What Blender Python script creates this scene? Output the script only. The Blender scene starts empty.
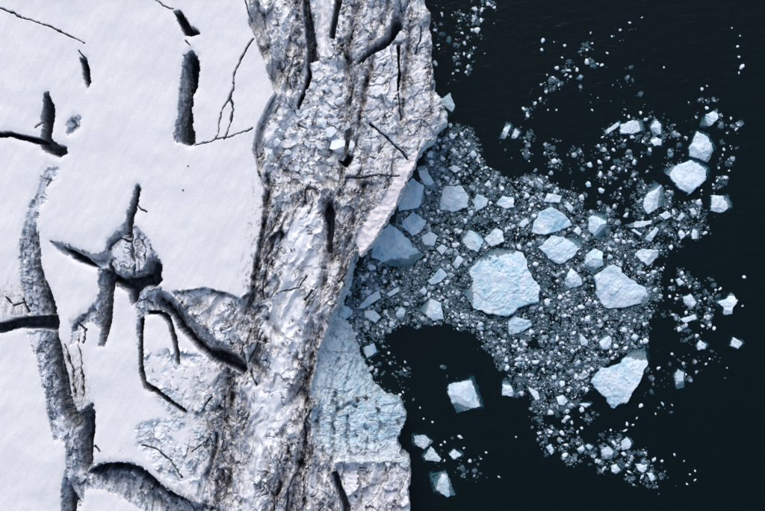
import bpy, bmesh, math, random
import numpy as np

# ------------------------------------------------------------------ camera, sky, sun, exposure
SC = bpy.context.scene
COL = SC.collection
S = 0.25                      # metres per map unit
CAM_U = 2300.0                # camera height above the sea, map units
TOP_U = 80.0                  # height of the glacier top above the sea, map units
cam_d = bpy.data.cameras.new("camera"); cam = bpy.data.objects.new("camera", cam_d); COL.objects.link(cam)
cam.location = (0, 0, CAM_U * S); cam.rotation_euler = (0, 0, 0)
cam_d.sensor_width = 36.0; cam_d.lens = 18.0 * CAM_U / 382.5; cam_d.clip_end = 8000; cam_d.clip_start = 1
SC.camera = cam

SUN_EL, SUN_AZ = math.radians(42), math.radians(-12)      # azimuth from +Y (up in the picture) towards +X
world = bpy.data.worlds.new("World"); SC.world = world; world.use_nodes = True
wn = world.node_tree.nodes; wl = world.node_tree.links
sky = wn.new("ShaderNodeTexSky"); sky.sky_type = 'NISHITA'; sky.sun_disc = False
sky.sun_elevation = SUN_EL; sky.sun_rotation = SUN_AZ; sky.air_density = 1.0; sky.dust_density = 2.0; sky.ozone_density = 1.0
bgn = wn["Background"]; bgn.inputs["Strength"].default_value = 0.12
wl.new(sky.outputs["Color"], bgn.inputs["Color"])
sun_d = bpy.data.lights.new("sun", 'SUN'); sun_d.energy = 1.08; sun_d.angle = math.radians(36); sun_d.color = (1.0, 0.95, 0.90)
sun = bpy.data.objects.new("sun", sun_d); COL.objects.link(sun)
sun.rotation_euler = (math.pi / 2 - SUN_EL, 0, -SUN_AZ + math.pi)
sun.location = (60, 60, 200)
SC.view_settings.view_transform = 'Standard'; SC.view_settings.look = 'None'; SC.view_settings.gamma = 1.0
SC.view_settings.use_curve_mapping = False
SC.view_settings.exposure = 0.47
SC.cycles.use_denoising = True
SC.cycles.max_bounces = 8; SC.cycles.diffuse_bounces = 4; SC.cycles.transparent_max_bounces = 12
SC.cycles.caustics_reflective = False; SC.cycles.caustics_refractive = False

# ------------------------------------------------------------------ helpers
random.seed(7); RNG = np.random.default_rng(11)
f32 = np.float32
def P(s): return np.array([[float(v) for v in q.split(',')] for q in s.split()], dtype=f32)
_GR = {}
def pn(x, y, seed=0):
    """gradient noise, about -1..1"""
    if seed not in _GR:
        a = np.random.default_rng(seed + 100).random((256, 256)) * 2 * np.pi
        _GR[seed] = (np.cos(a).astype(f32), np.sin(a).astype(f32))
    gx, gy = _GR[seed]
    x = np.asarray(x, f32); y = np.asarray(y, f32)
    xi = np.floor(x).astype(np.int32); yi = np.floor(y).astype(np.int32)
    fx = x - xi; fy = y - yi
    ux = fx * fx * fx * (fx * (fx * 6 - 15) + 10); uy = fy * fy * fy * (fy * (fy * 6 - 15) + 10)
    def c(dx, dy):
        a = (yi + dy) & 255; b = (xi + dx) & 255
        return gx[a, b] * (fx - dx) + gy[a, b] * (fy - dy)
    n0 = c(0, 0) * (1 - ux) + c(1, 0) * ux; n1 = c(0, 1) * (1 - ux) + c(1, 1) * ux
    return (n0 * (1 - uy) + n1 * uy) * f32(1.5)
def fbm(x, y, o=4, seed=0, g=0.5, sub=1):
    if sub > 1:                       # wide, slow noise: worked out on every sub-th point and interpolated
        ny, nx = x.shape; iy = np.unique(np.append(np.arange(0, ny, sub), ny - 1)); ix = np.unique(np.append(np.arange(0, nx, sub), nx - 1))
        c = fbm(x[np.ix_(iy, ix)], y[np.ix_(iy, ix)], o, seed, g)
        def up(c, i, n):
            k = np.arange(n); j = np.clip(np.searchsorted(i, k, 'right') - 1, 0, len(i) - 2); t = ((k - i[j]) / (i[j + 1] - i[j])).astype(f32)
            return c[j] * (1 - t)[:, None] + c[j + 1] * t[:, None]
        return up(up(c, iy, ny).T, ix, nx).T
    t = 0; a = 1.0; n = 0
    for i in range(o):
        t = t + a * pn(x * 2 ** i + 17.3 * i, y * 2 ** i - 9.1 * i, seed + i); n += a; a *= g
    return t / n
def sst(a, b, x):
    t = np.clip((x - a) / (b - a), 0, 1); return t * t * (3 - 2 * t)
def mix(a, b, t): return a + (b - a) * t
def worley(x, y, seed, facet=False):
    r = np.random.default_rng(seed); jx = r.random((128, 128)).astype(f32); jy = r.random((128, 128)).astype(f32); rv = r.random((128, 128)).astype(f32)
    xi = np.floor(x).astype(np.int32); yi = np.floor(y).astype(np.int32)
    d1 = np.full(x.shape, 9, f32); d2 = d1.copy(); v1 = np.zeros(x.shape, f32); fx = v1.copy(); fy = v1.copy()
    for dy in (-1, 0, 1):
        for dx in (-1, 0, 1):
            a = (yi + dy) & 127; b = (xi + dx) & 127
            ex = xi + dx + jx[a, b] - x; ey = yi + dy + jy[a, b] - y
            d = np.hypot(ex, ey); n = d < d1
            d2 = np.where(n, d1, np.minimum(d2, d)); v1 = np.where(n, rv[a, b], v1); d1 = np.where(n, d, d1)
            if facet: fx = np.where(n, ex, fx); fy = np.where(n, ey, fy)
    if facet: return d1, d2, v1, fx * np.cos(v1 * 44) + fy * np.sin(v1 * 44)      # each cell a plane tilted its own way
    return d1, d2, v1
def sdist(px, py, x, y):
    """signed distance to polygon, positive inside"""
    n = len(px); d2 = np.full(x.shape, 1e9, f32); ins = np.zeros(x.shape, bool)
    for i in range(n):
        ax, ay = px[i], py[i]; bx, by = px[(i + 1) % n], py[(i + 1) % n]
        ex, ey = bx - ax, by - ay; wx = x - ax; wy = y - ay
        t = np.clip((wx * ex + wy * ey) / (ex * ex + ey * ey + 1e-9), 0, 1)
        qx = wx - ex * t; qy = wy - ey * t; d2 = np.minimum(d2, qx * qx + qy * qy)
        if ay != by:
            cnd = ((ay > y) != (by > y)) & (x < ex * (y - ay) / (by - ay) + ax)
            ins ^= cnd
    d = np.sqrt(d2); return np.where(ins, d, -d)

def node_mat(name):
    m = bpy.data.materials.new(name); m.use_nodes = True
    return m, m.node_tree.nodes, m.node_tree.links
def tag(o, label=None, cat=None, group=None, kind=None):
    if label: o["label"] = label
    if cat: o["category"] = cat
    if group: o["group"] = group
    if kind: o["kind"] = kind
    return o
def raw_mesh(name, v, quads=None, tris=None):
    me = bpy.data.meshes.new(name); v = np.ascontiguousarray(v, f32)
    q = np.zeros((0, 4), np.int32) if quads is None else np.asarray(quads, np.int32)
    t = np.zeros((0, 3), np.int32) if tris is None else np.asarray(tris, np.int32)
    me.vertices.add(len(v)); me.vertices.foreach_set("co", v.ravel())
    me.loops.add(q.size + t.size); me.loops.foreach_set("vertex_index", np.concatenate([q.ravel(), t.ravel()]))
    st = np.concatenate([np.arange(len(q)) * 4, q.size + np.arange(len(t)) * 3]).astype(np.int32)
    me.polygons.add(len(q) + len(t)); me.polygons.foreach_set("loop_start", st)
    me.update(calc_edges=True); return me
def W(x, y, zu=0.0):
    """map point at the height zu seen at picture place x,y when it lies on the sea plane"""
    return ((x - 382.5) * S, -(y - 255.5) * S, zu * S)
KG = (CAM_U - TOP_U) / CAM_U          # the glacier's own map scale: its top is that much nearer

# ------------------------------------------------------------------ materials
def mat_glacier():
    m, n, l = node_mat("glacier_ice")
    b = n["Principled BSDF"]; b.inputs["Roughness"].default_value = 0.62
    b.inputs["Specular IOR Level"].default_value = 0.25
    a = n.new("ShaderNodeAttribute"); a.attribute_name = "albedo"
    g = n.new("ShaderNodeNewGeometry")
    mp = n.new("ShaderNodeMapping"); mp.inputs["Scale"].default_value = (1, 1, 0.5); l.new(g.outputs["Position"], mp.inputs["Vector"])
    t = n.new("ShaderNodeTexNoise"); t.inputs["Scale"].default_value = 2.2; t.inputs["Detail"].default_value = 6; t.inputs["Roughness"].default_value = 0.65
    l.new(mp.outputs[0], t.inputs["Vector"])
    r = n.new("ShaderNodeMapRange"); r.inputs["From Min"].default_value = 0.3; r.inputs["From Max"].default_value = 0.7
    r.inputs["To Min"].default_value = 0.93; r.inputs["To Max"].default_value = 1.04; l.new(t.outputs["Fac"], r.inputs["Value"])
    mx = n.new("ShaderNodeVectorMath"); mx.operation = 'SCALE'; l.new(a.outputs["Color"], mx.inputs[0]); l.new(r.outputs[0], mx.inputs["Scale"])
    # layered ice: bedding shows wherever a steep face cuts through it
    m2 = n.new("ShaderNodeMapping"); m2.inputs["Scale"].default_value = (0.55, 0.55, 0.40); l.new(g.outputs["Position"], m2.inputs["Vector"])
    t2 = n.new("ShaderNodeTexNoise"); t2.inputs["Scale"].default_value = 1.3; t2.inputs["Detail"].default_value = 5; t2.inputs["Roughness"].default_value = 0.7; t2.inputs["Distortion"].default_value = 0.6
    l.new(m2.outputs[0], t2.inputs["Vector"])
    r2 = n.new("ShaderNodeMapRange"); r2.inputs["From Min"].default_value = 0.34; r2.inputs["From Max"].default_value = 0.66; r2.inputs["To Min"].default_value = 0.45; r2.inputs["To Max"].default_value = 1.35; l.new(t2.outputs["Fac"], r2.inputs["Value"])
    sx = n.new("ShaderNodeSeparateXYZ"); l.new(g.outputs["True Normal"], sx.inputs[0])
    r3 = n.new("ShaderNodeMapRange"); r3.inputs["From Min"].default_value = 0.75; r3.inputs["From Max"].default_value = 0.35; l.new(sx.outputs["Z"], r3.inputs["Value"])
    fm = n.new("ShaderNodeMix"); fm.data_type = 'FLOAT'; l.new(r3.outputs[0], fm.inputs["Factor"]); fm.inputs[2].default_value = 1.0; l.new(r2.outputs[0], fm.inputs[3])
    my = n.new("ShaderNodeVectorMath"); my.operation = 'SCALE'; l.new(mx.outputs[0], my.inputs[0]); l.new(fm.outputs[0], my.inputs["Scale"])
    l.new(my.outputs[0], b.inputs["Base Color"])
    bp = n.new("ShaderNodeBump"); bp.inputs["Strength"].default_value = 0.25; bp.inputs["Distance"].default_value = 0.15
    l.new(t.outputs["Fac"], bp.inputs["Height"]); l.new(bp.outputs[0], b.inputs["Normal"])
    return m
def mat_ice():
    """floating ice: white rind over blue ice, bedding stripes, per-object blueness"""
    m, n, l = node_mat("floating_ice")
    b = n["Principled BSDF"]; b.inputs["Roughness"].default_value = 0.45; b.inputs["Specular IOR Level"].default_value = 0.3
    tc = n.new("ShaderNodeTexCoord"); oi = n.new("ShaderNodeObjectInfo")
    off = n.new("ShaderNodeVectorMath"); off.operation = 'ADD'
    sc = n.new("ShaderNodeVectorMath"); sc.operation = 'SCALE'; sc.inputs[0].default_value = (57, 31, 13); l.new(oi.outputs["Random"], sc.inputs["Scale"])
    g = n.new("ShaderNodeNewGeometry")
    l.new(tc.outputs["Object"], off.inputs[0]); l.new(sc.outputs[0], off.inputs[1])
    def noise(scale, detail, rough, vec, dist=0.0):
        t = n.new("ShaderNodeTexNoise"); t.inputs["Scale"].default_value = scale; t.inputs["Detail"].default_value = detail
        t.inputs["Roughness"].default_value = rough; t.inputs["Distortion"].default_value = dist; l.new(vec, t.inputs["Vector"]); return t.outputs["Fac"]
    def mr(v, a0, a1, b0, b1):
        r = n.new("ShaderNodeMapRange"); l.new(v, r.inputs["Value"])
        for k, q in zip(("From Min", "From Max", "To Min", "To Max"), (a0, a1, b0, b1)): r.inputs[k].default_value = q
        return r.outputs[0]
    def mth(op, a, c):
        q = n.new("ShaderNodeMath"); q.operation = op
        for i, v in enumerate((a, c)):
            if isinstance(v, (int, float)): q.inputs[i].default_value = v
            else: l.new(v, q.inputs[i])
        return q.outputs[0]
    def cmix(f, a, c):
        q = n.new("ShaderNodeMix"); q.data_type = 'RGBA'; l.new(f, q.inputs["Factor"])
        for k, v in ((6, a), (7, c)):
            if isinstance(v, tuple): q.inputs[k].default_value = (*v, 1)
            else: l.new(v, q.inputs[k])
        return q.outputs[2]
    ab = n.new("ShaderNodeAttribute"); ab.attribute_type = 'OBJECT'; ab.attribute_name = "blueness"
    asx = n.new("ShaderNodeAttribute"); asx.attribute_type = 'OBJECT'; asx.attribute_name = "stripes"
    st = n.new("ShaderNodeMapping"); st.inputs["Scale"].default_value = (2.4, 0.16, 0.5); l.new(off.outputs[0], st.inputs["Vector"])
    streak = noise(1.0, 6, 0.65, st.outputs[0], 0.25)
    patch = noise(0.30, 8, 0.64, off.outputs[0], 0.7)
    fine = noise(4.0, 4, 0.6, off.outputs[0])
    f = mth('MULTIPLY', mr(patch, 0.40, 0.60, 0.0, 1.25), ab.outputs["Fac"])
    f2 = mth('MULTIPLY', mr(streak, 0.44, 0.60, 0.0, 1.0), asx.outputs["Fac"])
    ff = mth('MAXIMUM', f, f2)
    c = cmix(ff, (0.80, 0.85, 0.875), (0.40, 0.66, 0.77))
    deep = mth('MULTIPLY', mr(patch, 0.56, 0.68, 0.0, 0.9), ab.outputs["Fac"])
    c = cmix(deep, c, (0.15, 0.40, 0.55))
    c = cmix(mr(fine, 0.40, 0.75, 0.0, 0.35), c, (0.86, 0.89, 0.92))
    sxz = n.new("ShaderNodeSeparateXYZ"); l.new(g.outputs["True Normal"], sxz.inputs[0])
    asd = n.new("ShaderNodeAttribute"); asd.attribute_type = 'OBJECT'; asd.attribute_name = "bare_sides"
    c = cmix(mth('MULTIPLY', mr(sxz.outputs["Z"], 0.93, 0.60, 0.0, 1.0), asd.outputs["Fac"]), c, (0.42, 0.66, 0.75))
    l.new(c, b.inputs["Base Color"])
    bp = n.new("ShaderNodeBump"); bp.inputs["Strength"].default_value = 0.3; bp.inputs["Distance"].default_value = 0.25
    l.new(mth('ADD', patch, mth('MULTIPLY', fine, 0.3)), bp.inputs["Height"]); l.new(bp.outputs[0], b.inputs["Normal"])
    return m
def mat_brash():
    m, n, l = node_mat("brash_ice")
    b = n["Principled BSDF"]; b.inputs["Roughness"].default_value = 0.5; b.inputs["Specular IOR Level"].default_value = 0.3
    a = n.new("ShaderNodeAttribute"); a.attribute_name = "albedo"; l.new(a.outputs["Color"], b.inputs["Base Color"])
    return m
def mat_water():
    m, n, l = node_mat("sea_water"); n.remove(n["Principled BSDF"]); out = n["Material Output"]
    tr = n.new("ShaderNodeBsdfTransparent"); gl = n.new("ShaderNodeBsdfGlossy"); gl.inputs["Roughness"].default_value = 0.03
    fr = n.new("ShaderNodeFresnel"); fr.inputs["IOR"].default_value = 1.30
    df = n.new("ShaderNodeBsdfDiffuse"); df.inputs["Color"].default_value = (0.030, 0.082, 0.088, 1)      # rock flour in the water
    tm = n.new("ShaderNodeMixShader"); tm.inputs[0].default_value = 0.10; l.new(tr.outputs[0], tm.inputs[1]); l.new(df.outputs[0], tm.inputs[2])
    ms = n.new("ShaderNodeMixShader"); l.new(fr.outputs[0], ms.inputs[0]); l.new(tm.outputs[0], ms.inputs[1]); l.new(gl.outputs[0], ms.inputs[2])
    g = n.new("ShaderNodeNewGeometry")
    mp = n.new("ShaderNodeMapping"); mp.inputs["Scale"].default_value = (0.55, 1.0, 1); mp.inputs["Rotation"].default_value = (0, 0, math.radians(20)); l.new(g.outputs["Position"], mp.inputs["Vector"])
    t = n.new("ShaderNodeTexNoise"); t.inputs["Scale"].default_value = 0.55; t.inputs["Detail"].default_value = 5; t.inputs["Roughness"].default_value = 0.6; t.inputs["Distortion"].default_value = 0.8
    l.new(mp.outputs[0], t.inputs["Vector"])
    bp = n.new("ShaderNodeBump"); bp.inputs["Strength"].default_value = 0.5; bp.inputs["Distance"].default_value = 0.4
    l.new(t.outputs["Fac"], bp.inputs["Height"])
    l.new(bp.outputs[0], gl.inputs["Normal"]); l.new(bp.outputs[0], fr.inputs["Normal"])
    va = n.new("ShaderNodeVolumeAbsorption"); va.inputs["Color"].default_value = (0.12, 0.55, 0.62, 1); va.inputs["Density"].default_value = 0.95
    l.new(ms.outputs[0], out.inputs["Surface"]); l.new(va.outputs[0], out.inputs["Volume"])
    return m
def mat_plain(name, c, r=0.9):
    m, n, l = node_mat(name); b = n["Principled BSDF"]; b.inputs["Roughness"].default_value = r
    t = n.new("ShaderNodeTexNoise"); t.inputs["Scale"].default_value = 0.2
    q = n.new("ShaderNodeMix"); q.data_type = 'RGBA'; q.inputs[6].default_value = (*c, 1); q.inputs[7].default_value = (*[v * 1.5 for v in c], 1)
    l.new(t.outputs["Fac"], q.inputs["Factor"]); l.new(q.outputs[2], b.inputs["Base Color"]); return m
M_GL, M_ICE, M_BR, M_SEA, M_BED = mat_glacier(), mat_ice(), mat_brash(), mat_water(), mat_plain("seabed_mud", (0.03, 0.035, 0.035))

# ------------------------------------------------------------------ sea
def box_mesh(name, x0, x1, y0, y1, z0, z1):
    v = [(x, y, z) for z in (z0, z1) for y in (y0, y1) for x in (x0, x1)]
    return raw_mesh(name, v, [(0, 2, 3, 1), (4, 5, 7, 6), (0, 1, 5, 4), (2, 6, 7, 3), (0, 4, 6, 2), (1, 3, 7, 5)])
sea = bpy.data.objects.new("sea", box_mesh("sea", -1500, 1500, -1500, 1500, -28, 0)); sea.data.materials.append(M_SEA); COL.objects.link(sea)
tag(sea, "near-black fjord water around the floating ice", kind="structure")
bed = bpy.data.objects.new("seabed", box_mesh("seabed", -1510, 1510, -1510, 1510, -40, -28.2)); bed.data.materials.append(M_BED); COL.objects.link(bed)
tag(bed, "dark seabed far below the water", kind="structure")

# ------------------------------------------------------------------ glacier relief and colour maps
STEP = 0.58
def axis(a, b, lo, hi):
    core = np.arange(a, b, STEP); o = [a]; d = STEP
    while o[-1] > lo: d *= 1.12; o.append(o[-1] - d)
    e = [core[-1]]; d = STEP
    while e[-1] < hi: d *= 1.12; e.append(e[-1] + d)
    return np.concatenate([o[:0:-1], core, e[1:]]).astype(f32)
GXA = np.arange(-12, 458, STEP); o = [-12.0]; d = STEP
while o[-1] > -900: d *= 1.10; o.append(o[-1] - d)
GXA = np.concatenate([np.array(o[:0:-1]), GXA]).astype(f32)
GYA = axis(-10, 521, -700, 1200)
X, Y = np.meshgrid(GXA, GYA); NY, NX = X.shape
# wobble so that no drawn edge is straight
WX = 2.2 * fbm(X / 14, Y / 14, 3, 1, sub=3) + 0.6 * pn(X / 3.1, Y / 3.1, 5)
WY = 2.2 * fbm(X / 14 + 40, Y / 14, 3, 2, sub=3) + 0.6 * pn(X / 3.1, Y / 3.1 + 9, 6)
XW, YW = X + WX, Y + WY
# every drawn line goes on past the frame
def region(pts, pad):
    x0, x1 = pts[:, 0].min() - pad, pts[:, 0].max() + pad; y0, y1 = pts[:, 1].min() - pad, pts[:, 1].max() + pad
    return slice(*np.searchsorted(GYA, (y0, y1))), slice(*np.searchsorted(GXA, (x0, x1)))
def psd(pts, pad=12, k=1.0):
    """polygon signed distance in a window; k = how much wobble"""
    sl = region(pts, pad)
    return sl, sdist(pts[:, 0], pts[:, 1], X[sl] + k * WX[sl], Y[sl] + k * WY[sl])
def pmask(pts, w=2.0, k=1.0, pad=14):
    out = np.zeros(X.shape, f32); sl, d = psd(pts, pad + w, k); out[sl] = sst(-w, w, d); return out
def ldist(pts, pad=8, k=0.6):
    sl = region(pts, pad); x = X[sl] + k * WX[sl]; y = Y[sl] + k * WY[sl]; d2 = np.full(x.shape, 1e9, f32); tt = np.zeros(x.shape, f32); n = len(pts) - 1
    for i in range(n):
        ax, ay = pts[i]; ex, ey = pts[i + 1] - pts[i]
        t = np.clip(((x - ax) * ex + (y - ay) * ey) / (ex * ex + ey * ey), 0, 1)
        q = (x - ax - ex * t) ** 2 + (y - ay - ey * t) ** 2; c = q < d2
        d2 = np.where(c, q, d2); tt = np.where(c, (i + t) / n, tt)
    return sl, np.sqrt(d2), tt

EDGE = P("424,-900 424,0 431,12 428,22 432,40 430,55 434,75 435,90 441,97 447,112 446,122 438,130 434,140 425,147 418,155 415,163 410,172 403,190 396,205 388,220 380,232 370,248 361,256 357,252 354,262 352,275 348,292 343,302 336,318 346,324 353,335 358,350 365,368 374,386 384,397 400,403 406,416 405,428 400,436 398,448 400,456 409,462 410,478 408,495 409,511 412,700 405,1500 -1200,1500 -1200,-900")
BAND = P("253,-900 250,0 249,22 256,38 262,55 270,78 276,92 264,112 256,132 253,150 258,168 264,190 264,210 261,226 258,246 254,268 250,292 240,300 222,292 200,288 180,292 172,292 186,310 206,330 224,346 240,360 246,370 232,362 217,361 221,372 212,386 218,400 207,414 213,430 204,446 211,460 201,478 196,496 205,511 215,900 215,1500 520,1500 520,-900")
CHUTE = P("306,60 318,62 330,60 342,66 347,84 348,110 350,132 352,150 346,168 340,182 325,186 305,184 290,190 275,182 268,168 270,150 280,130 290,112 298,95 304,78")
APRON = P("356,252 352,260 349,275 342,292 340,300 336,310 330,322 326,338 318,352 314,372 311,396 318,404 311,412 312,430 317,446 328,458 345,462 365,463 385,462 402,462 420,462 420,400 380,380 360,330 352,318")
SLAB = P("334,470 341,463 347,466 356,462 362,466 371,462 380,465 388,461 394,464 402,460 415,462 415,530 352,530 345,510 340,490")
WEB = P("146,352 170,350 200,352 214,362 216,380 214,400 212,430 210,455 205,478 192,492 175,486 160,474 150,462 138,448 132,430 150,420 172,418 160,400 146,388 142,370")
WEB2 = P("172,292 200,288 222,292 240,300 250,292 252,318 244,342 228,346 210,330 190,310")
FLANGE = P("418,152 421,158 414,170 416,174 410,178 402,190 396,204 397,207 386,222 376,238 364,255 357,252 356,240 361,228 371,213 383,196 394,180 404,164 412,153")
RIDGE = P("352,-900 424,-900 424,0 431,12 428,22 432,40 430,55 434,75 435,90 441,97 447,112 446,122 438,130 434,140 425,147 415,163 405,180 390,200 372,222 356,244 344,250 336,246 338,222 338,200 340,180 347,165 353,150 350,120 350,90 352,60 346,40 344,0")

sl_e = sdist(EDGE[:, 0], EDGE[:, 1], XW + 1.3 * pn(X / 5, Y / 5, 7) + 0.6 * pn(X / 2, Y / 2, 9), YW + 1.3 * pn(X / 5 + 5, Y / 5, 8))
m_band = pmask(BAND, 1.2)
m_chute = pmask(CHUTE, 5); m_apron = pmask(APRON, 2.0); m_slab = pmask(SLAB, 2.0); m_web = np.maximum(pmask(WEB, 4), pmask(WEB2, 3))
m_fl = pmask(FLANGE, 1.2, 1.5); m_ridge = pmask(RIDGE, 4)
XC = np.interp(Y, [-100, 0, 60, 130, 200, 260, 320, 380, 440, 511, 700], [358, 355, 350, 336, 322, 302, 284, 276, 268, 260, 245]).astype(f32)
SX = X - XC
wa = fbm(X / 28, Y / 28, 3, 21, sub=3); wb = fbm(X / 28 + 7, Y / 28 + 31, 3, 24, sub=3)
# long folded lines that follow the flow
fold = fbm(SX / 17 + 0.8 * wa, Y / 75 + 0.5 * wb, 3, 31)
fph = fold * 9.0 + 0.22 * fbm(SX / 5, Y / 14, 2, 36)
flp = SX / 3.4 + 3.2 * fbm(SX / 34, Y / 60, 2, 37, sub=3) + 0.9 * fbm(SX / 9, Y / 38, 3, 38)
LF = np.exp(-((flp - np.round(flp)) / 0.17) ** 2) * sst(-0.15, 0.2, fbm(SX / 5, Y / 26, 3, 39))
L1 = np.exp(-((fph - np.round(fph)) / 0.13) ** 2)
L1p = sst(-0.05, 0.35, fbm(SX / 12, Y / 40, 3, 41, sub=3))
wv = fbm(SX / 24, Y / 55, 3, 431, sub=3); wu = fbm(SX / 24 + 50, Y / 55, 3, 434, sub=3)
def ridged(a, b, seed, o=4, g=0.55): return np.abs(fbm(a, b, o, seed, g))
R1 = ridged(SX / 9 + 2.4 * wv, Y / 38 + 1.2 * wu, 441); R2 = ridged(SX / 4.2 + 3.0 * wu, Y / 24 + 1.6 * wv, 446, 3); R3 = ridged(X / 7 + 1.5 * wv, Y / 6 + 1.5 * wu, 451)
MB1 = sst(0.085, 0.02, R1); MB2 = sst(0.10, 0.02, R2); MB3 = sst(0.07, 0.015, R3)
MBP = sst(-0.1, 0.25, fbm(SX / 13, Y / 36, 3, 456))
# short wriggling cracks
ck = fbm(X / 20 + 0.8 * wb, Y / 22 + 0.8 * wa, 4, 51, 0.55)
L2 = np.exp(-(ck / 0.022) ** 2) * sst(0.06, 0.22, fbm(X / 17, Y / 17, 3, 56, sub=3))
# mottled dirt
mt = 0.62 * fbm(SX / 4.5 + wa, Y / 17 + wb, 4, 61, 0.6) + 0.5 * fbm(X / 5, Y / 6, 3, 63, 0.6); mt2 = fbm(X / 24, Y / 32, 3, 66, sub=3)
L3 = sst(0.02, 0.42, mt + 0.55 * mt2)

# --- base height
H = TOP_U + 2.2 * fbm(X / 95, Y / 95, 3, 71, sub=3) + 0.10 * fbm(X / 5, Y / 9, 3, 75)
H = H + 1.1 * fbm(X / 34, Y / 48, 3, 72, sub=3) - 0.12 * sst(0.12, 0.0, np.abs(fbm(X / 60, Y / 110, 2, 73, sub=3))) + 0.22 * fbm((X + 0.5 * Y) / 8, (Y - 0.5 * X) / 26, 3, 74)
SMOOTH = ["286,226 300,216 320,214 327,250 318,284 302,290 305,318 290,340 270,348 261,332 268,312 278,290 286,258", "318,286 331,302 326,330 300,352 280,372 262,380 256,372 290,345 310,315", "240,384 280,384 300,402 285,426 266,450 255,480 258,530 238,530 238,460 248,420", "311,-40 333,-40 330,30 328,54 320,56 314,30", "364,22 384,24 384,36 366,34", "292,118 304,104 308,124 294,142 280,156", "262,132 274,118 280,128 268,146", "314,470 326,476 316,520 306,530", "176,294 200,290 222,294 240,302 248,300 248,318 240,340 228,344 210,328 190,308"]
m_sm = np.zeros(X.shape, f32)
for q in SMOOTH: m_sm = np.maximum(m_sm, pmask(P(q), 3.5, 1.6))
m_sm *= m_band
band_h = 74 + 7.0 * (0.35 - np.abs(fbm(SX / 21 + 0.6 * wa, Y / 62 + 0.4 * wb, 3, 82)) * 2.0) + 6.0 * fbm(SX / 26, Y / 80, 3, 81, sub=3) + (1 - 0.85 * m_sm) * (2.6 * (0.5 - np.abs(fold) * 2.2) + 0.7 * fbm(X / 6, Y / 13, 4, 86) + 0.10 * fbm(X / 1.6, Y / 2.2, 2, 90))
sh1, sh2, shv, shf = worley((SX + 11 * wv + 2 * WX) / 11.0, (Y + 16 * wu + 2 * WY) / 26.0, 312, True)
sg1, sg2, sgv, sgf = worley((SX + 6 * wu + 1.5 * WX) / 4.4, (Y + 9 * wv + 1.5 * WY) / 9.5, 313, True)
shard = 8.0 * (shv - 0.5) + 13.0 * shf - 3.0 * np.exp(-((sh2 - sh1) / 0.07) ** 2) + 1.0 * (sgv - 0.5) + 1.3 * sgf - 0.8 * np.exp(-((sg2 - sg1) / 0.10) ** 2)
H = mix(H, band_h + shard * (1 - 0.9 * m_sm) * (0.45 + 0.75 * MBP) - (1 - m_sm) * (1.5 * MB1 + 0.35 * MB2), m_band)
# rubble chute: broken blocks
d1, d2, cv, cf = worley((X + 9 * wa + 1.5 * WX) / 9.5, (Y + 9 * wb + 1.5 * WY) / 8.0, 301, True)
e1, e2, ev, ef = worley((X + 6 * wb + WY) / 4.4, (Y + 6 * wa + WX) / 4.0, 302, True)
jn = sst(-0.12, 0.22, fbm(X / 10, Y / 10, 3, 307)); jn2 = sst(0.0, 0.25, fbm(X / 7 + 9, Y / 7, 3, 308))
gap = np.exp(-((d2 - d1) / 0.10) ** 2) * jn; gap2 = np.exp(-((e2 - e1) / 0.14) ** 2) * jn2
rub_h = 63 + 4.0 * cv * jn + 6.5 * cf * (0.3 + 0.7 * jn) - 4.0 * gap + (1.8 * ev + 2.6 * ef - 1.8 * gap2) * jn2 + 3 * fbm(X / 25, Y / 25, 2, 92, sub=3) + 0.5 * fbm(X / 3, Y / 3, 2, 93)
H = mix(H, rub_h, m_chute)
# right-hand ridge: blocky, cross-bedded
bed1 = np.abs(pn((Y + 0.35 * X + 4 * wa) / 9, X / 60, 95)); bedl = np.exp(-(bed1 / 0.05) ** 2) * sst(0.0, 0.3, fbm(X / 14, Y / 9, 3, 96))
b1, b2, bv = worley((X + 10 * wa + 2 * WX) / 24, (Y + 10 * wb + 2 * WY + 0.2 * X) / 12, 305)
gapb = np.exp(-((b2 - b1) / 0.045) ** 2) * sst(0.0, 0.3, fbm(X / 16, Y / 10, 3, 309))
H = mix(H, 76 + 5 * bv - 3.0 * gapb + 0.45 * shard + 4 * fbm(SX / 20, Y / 45, 3, 97, sub=3) + 0.7 * fbm(X / 4, Y / 5, 3, 98) - 1.6 * bedl, m_ridge * 0.85)
# long furrows and valleys
def valley(s, depth, w, k=0.8):
    global H
    sl, d, t = ldist(P(s), w * 3, k); H[sl] -= depth * np.exp(-(d / w) ** 2) * (0.06 + 0.94 * m_band[sl])
valley("321,-20 322,20 322,55", 14, 9)
valley("330,150 328,180 330,215 330,250", 16, 7)
valley("349,60 350,100 352,140 346,170", 4, 3.5)
valley("262,200 258,240 252,280 246,330", 7, 8)
valley("253,15 262,50 274,88 268,110 257,135 256,160 266,182", 11, 4.5, 0.6)
valley("226,360 228,400 222,440 224,480 222,520", 8, 8)
valley("312,330 306,370 300,410 306,450 296,490 290,530", 10, 6)
valley("250,300 262,330 256,360", 5, 5)
valley("272,430 280,410 300,396", 5, 3.5); valley("267,318 276,332", 9, 4.0); valley("254,362 262,372 258,384", 8, 3)
gmod = np.clip(0.75 + 1.1 * fbm(X / 10, Y / 14, 3, 118), 0.1, 1.6)
def gully(s, depth, w, k=1.6):
    sl, d, t = ldist(P(s), w * 2, k); H[sl] -= depth * gmod[sl] * np.clip(1 - d / w, 0, 1) * m_band[sl] * (1 - 0.5 * m_sm[sl])
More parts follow.
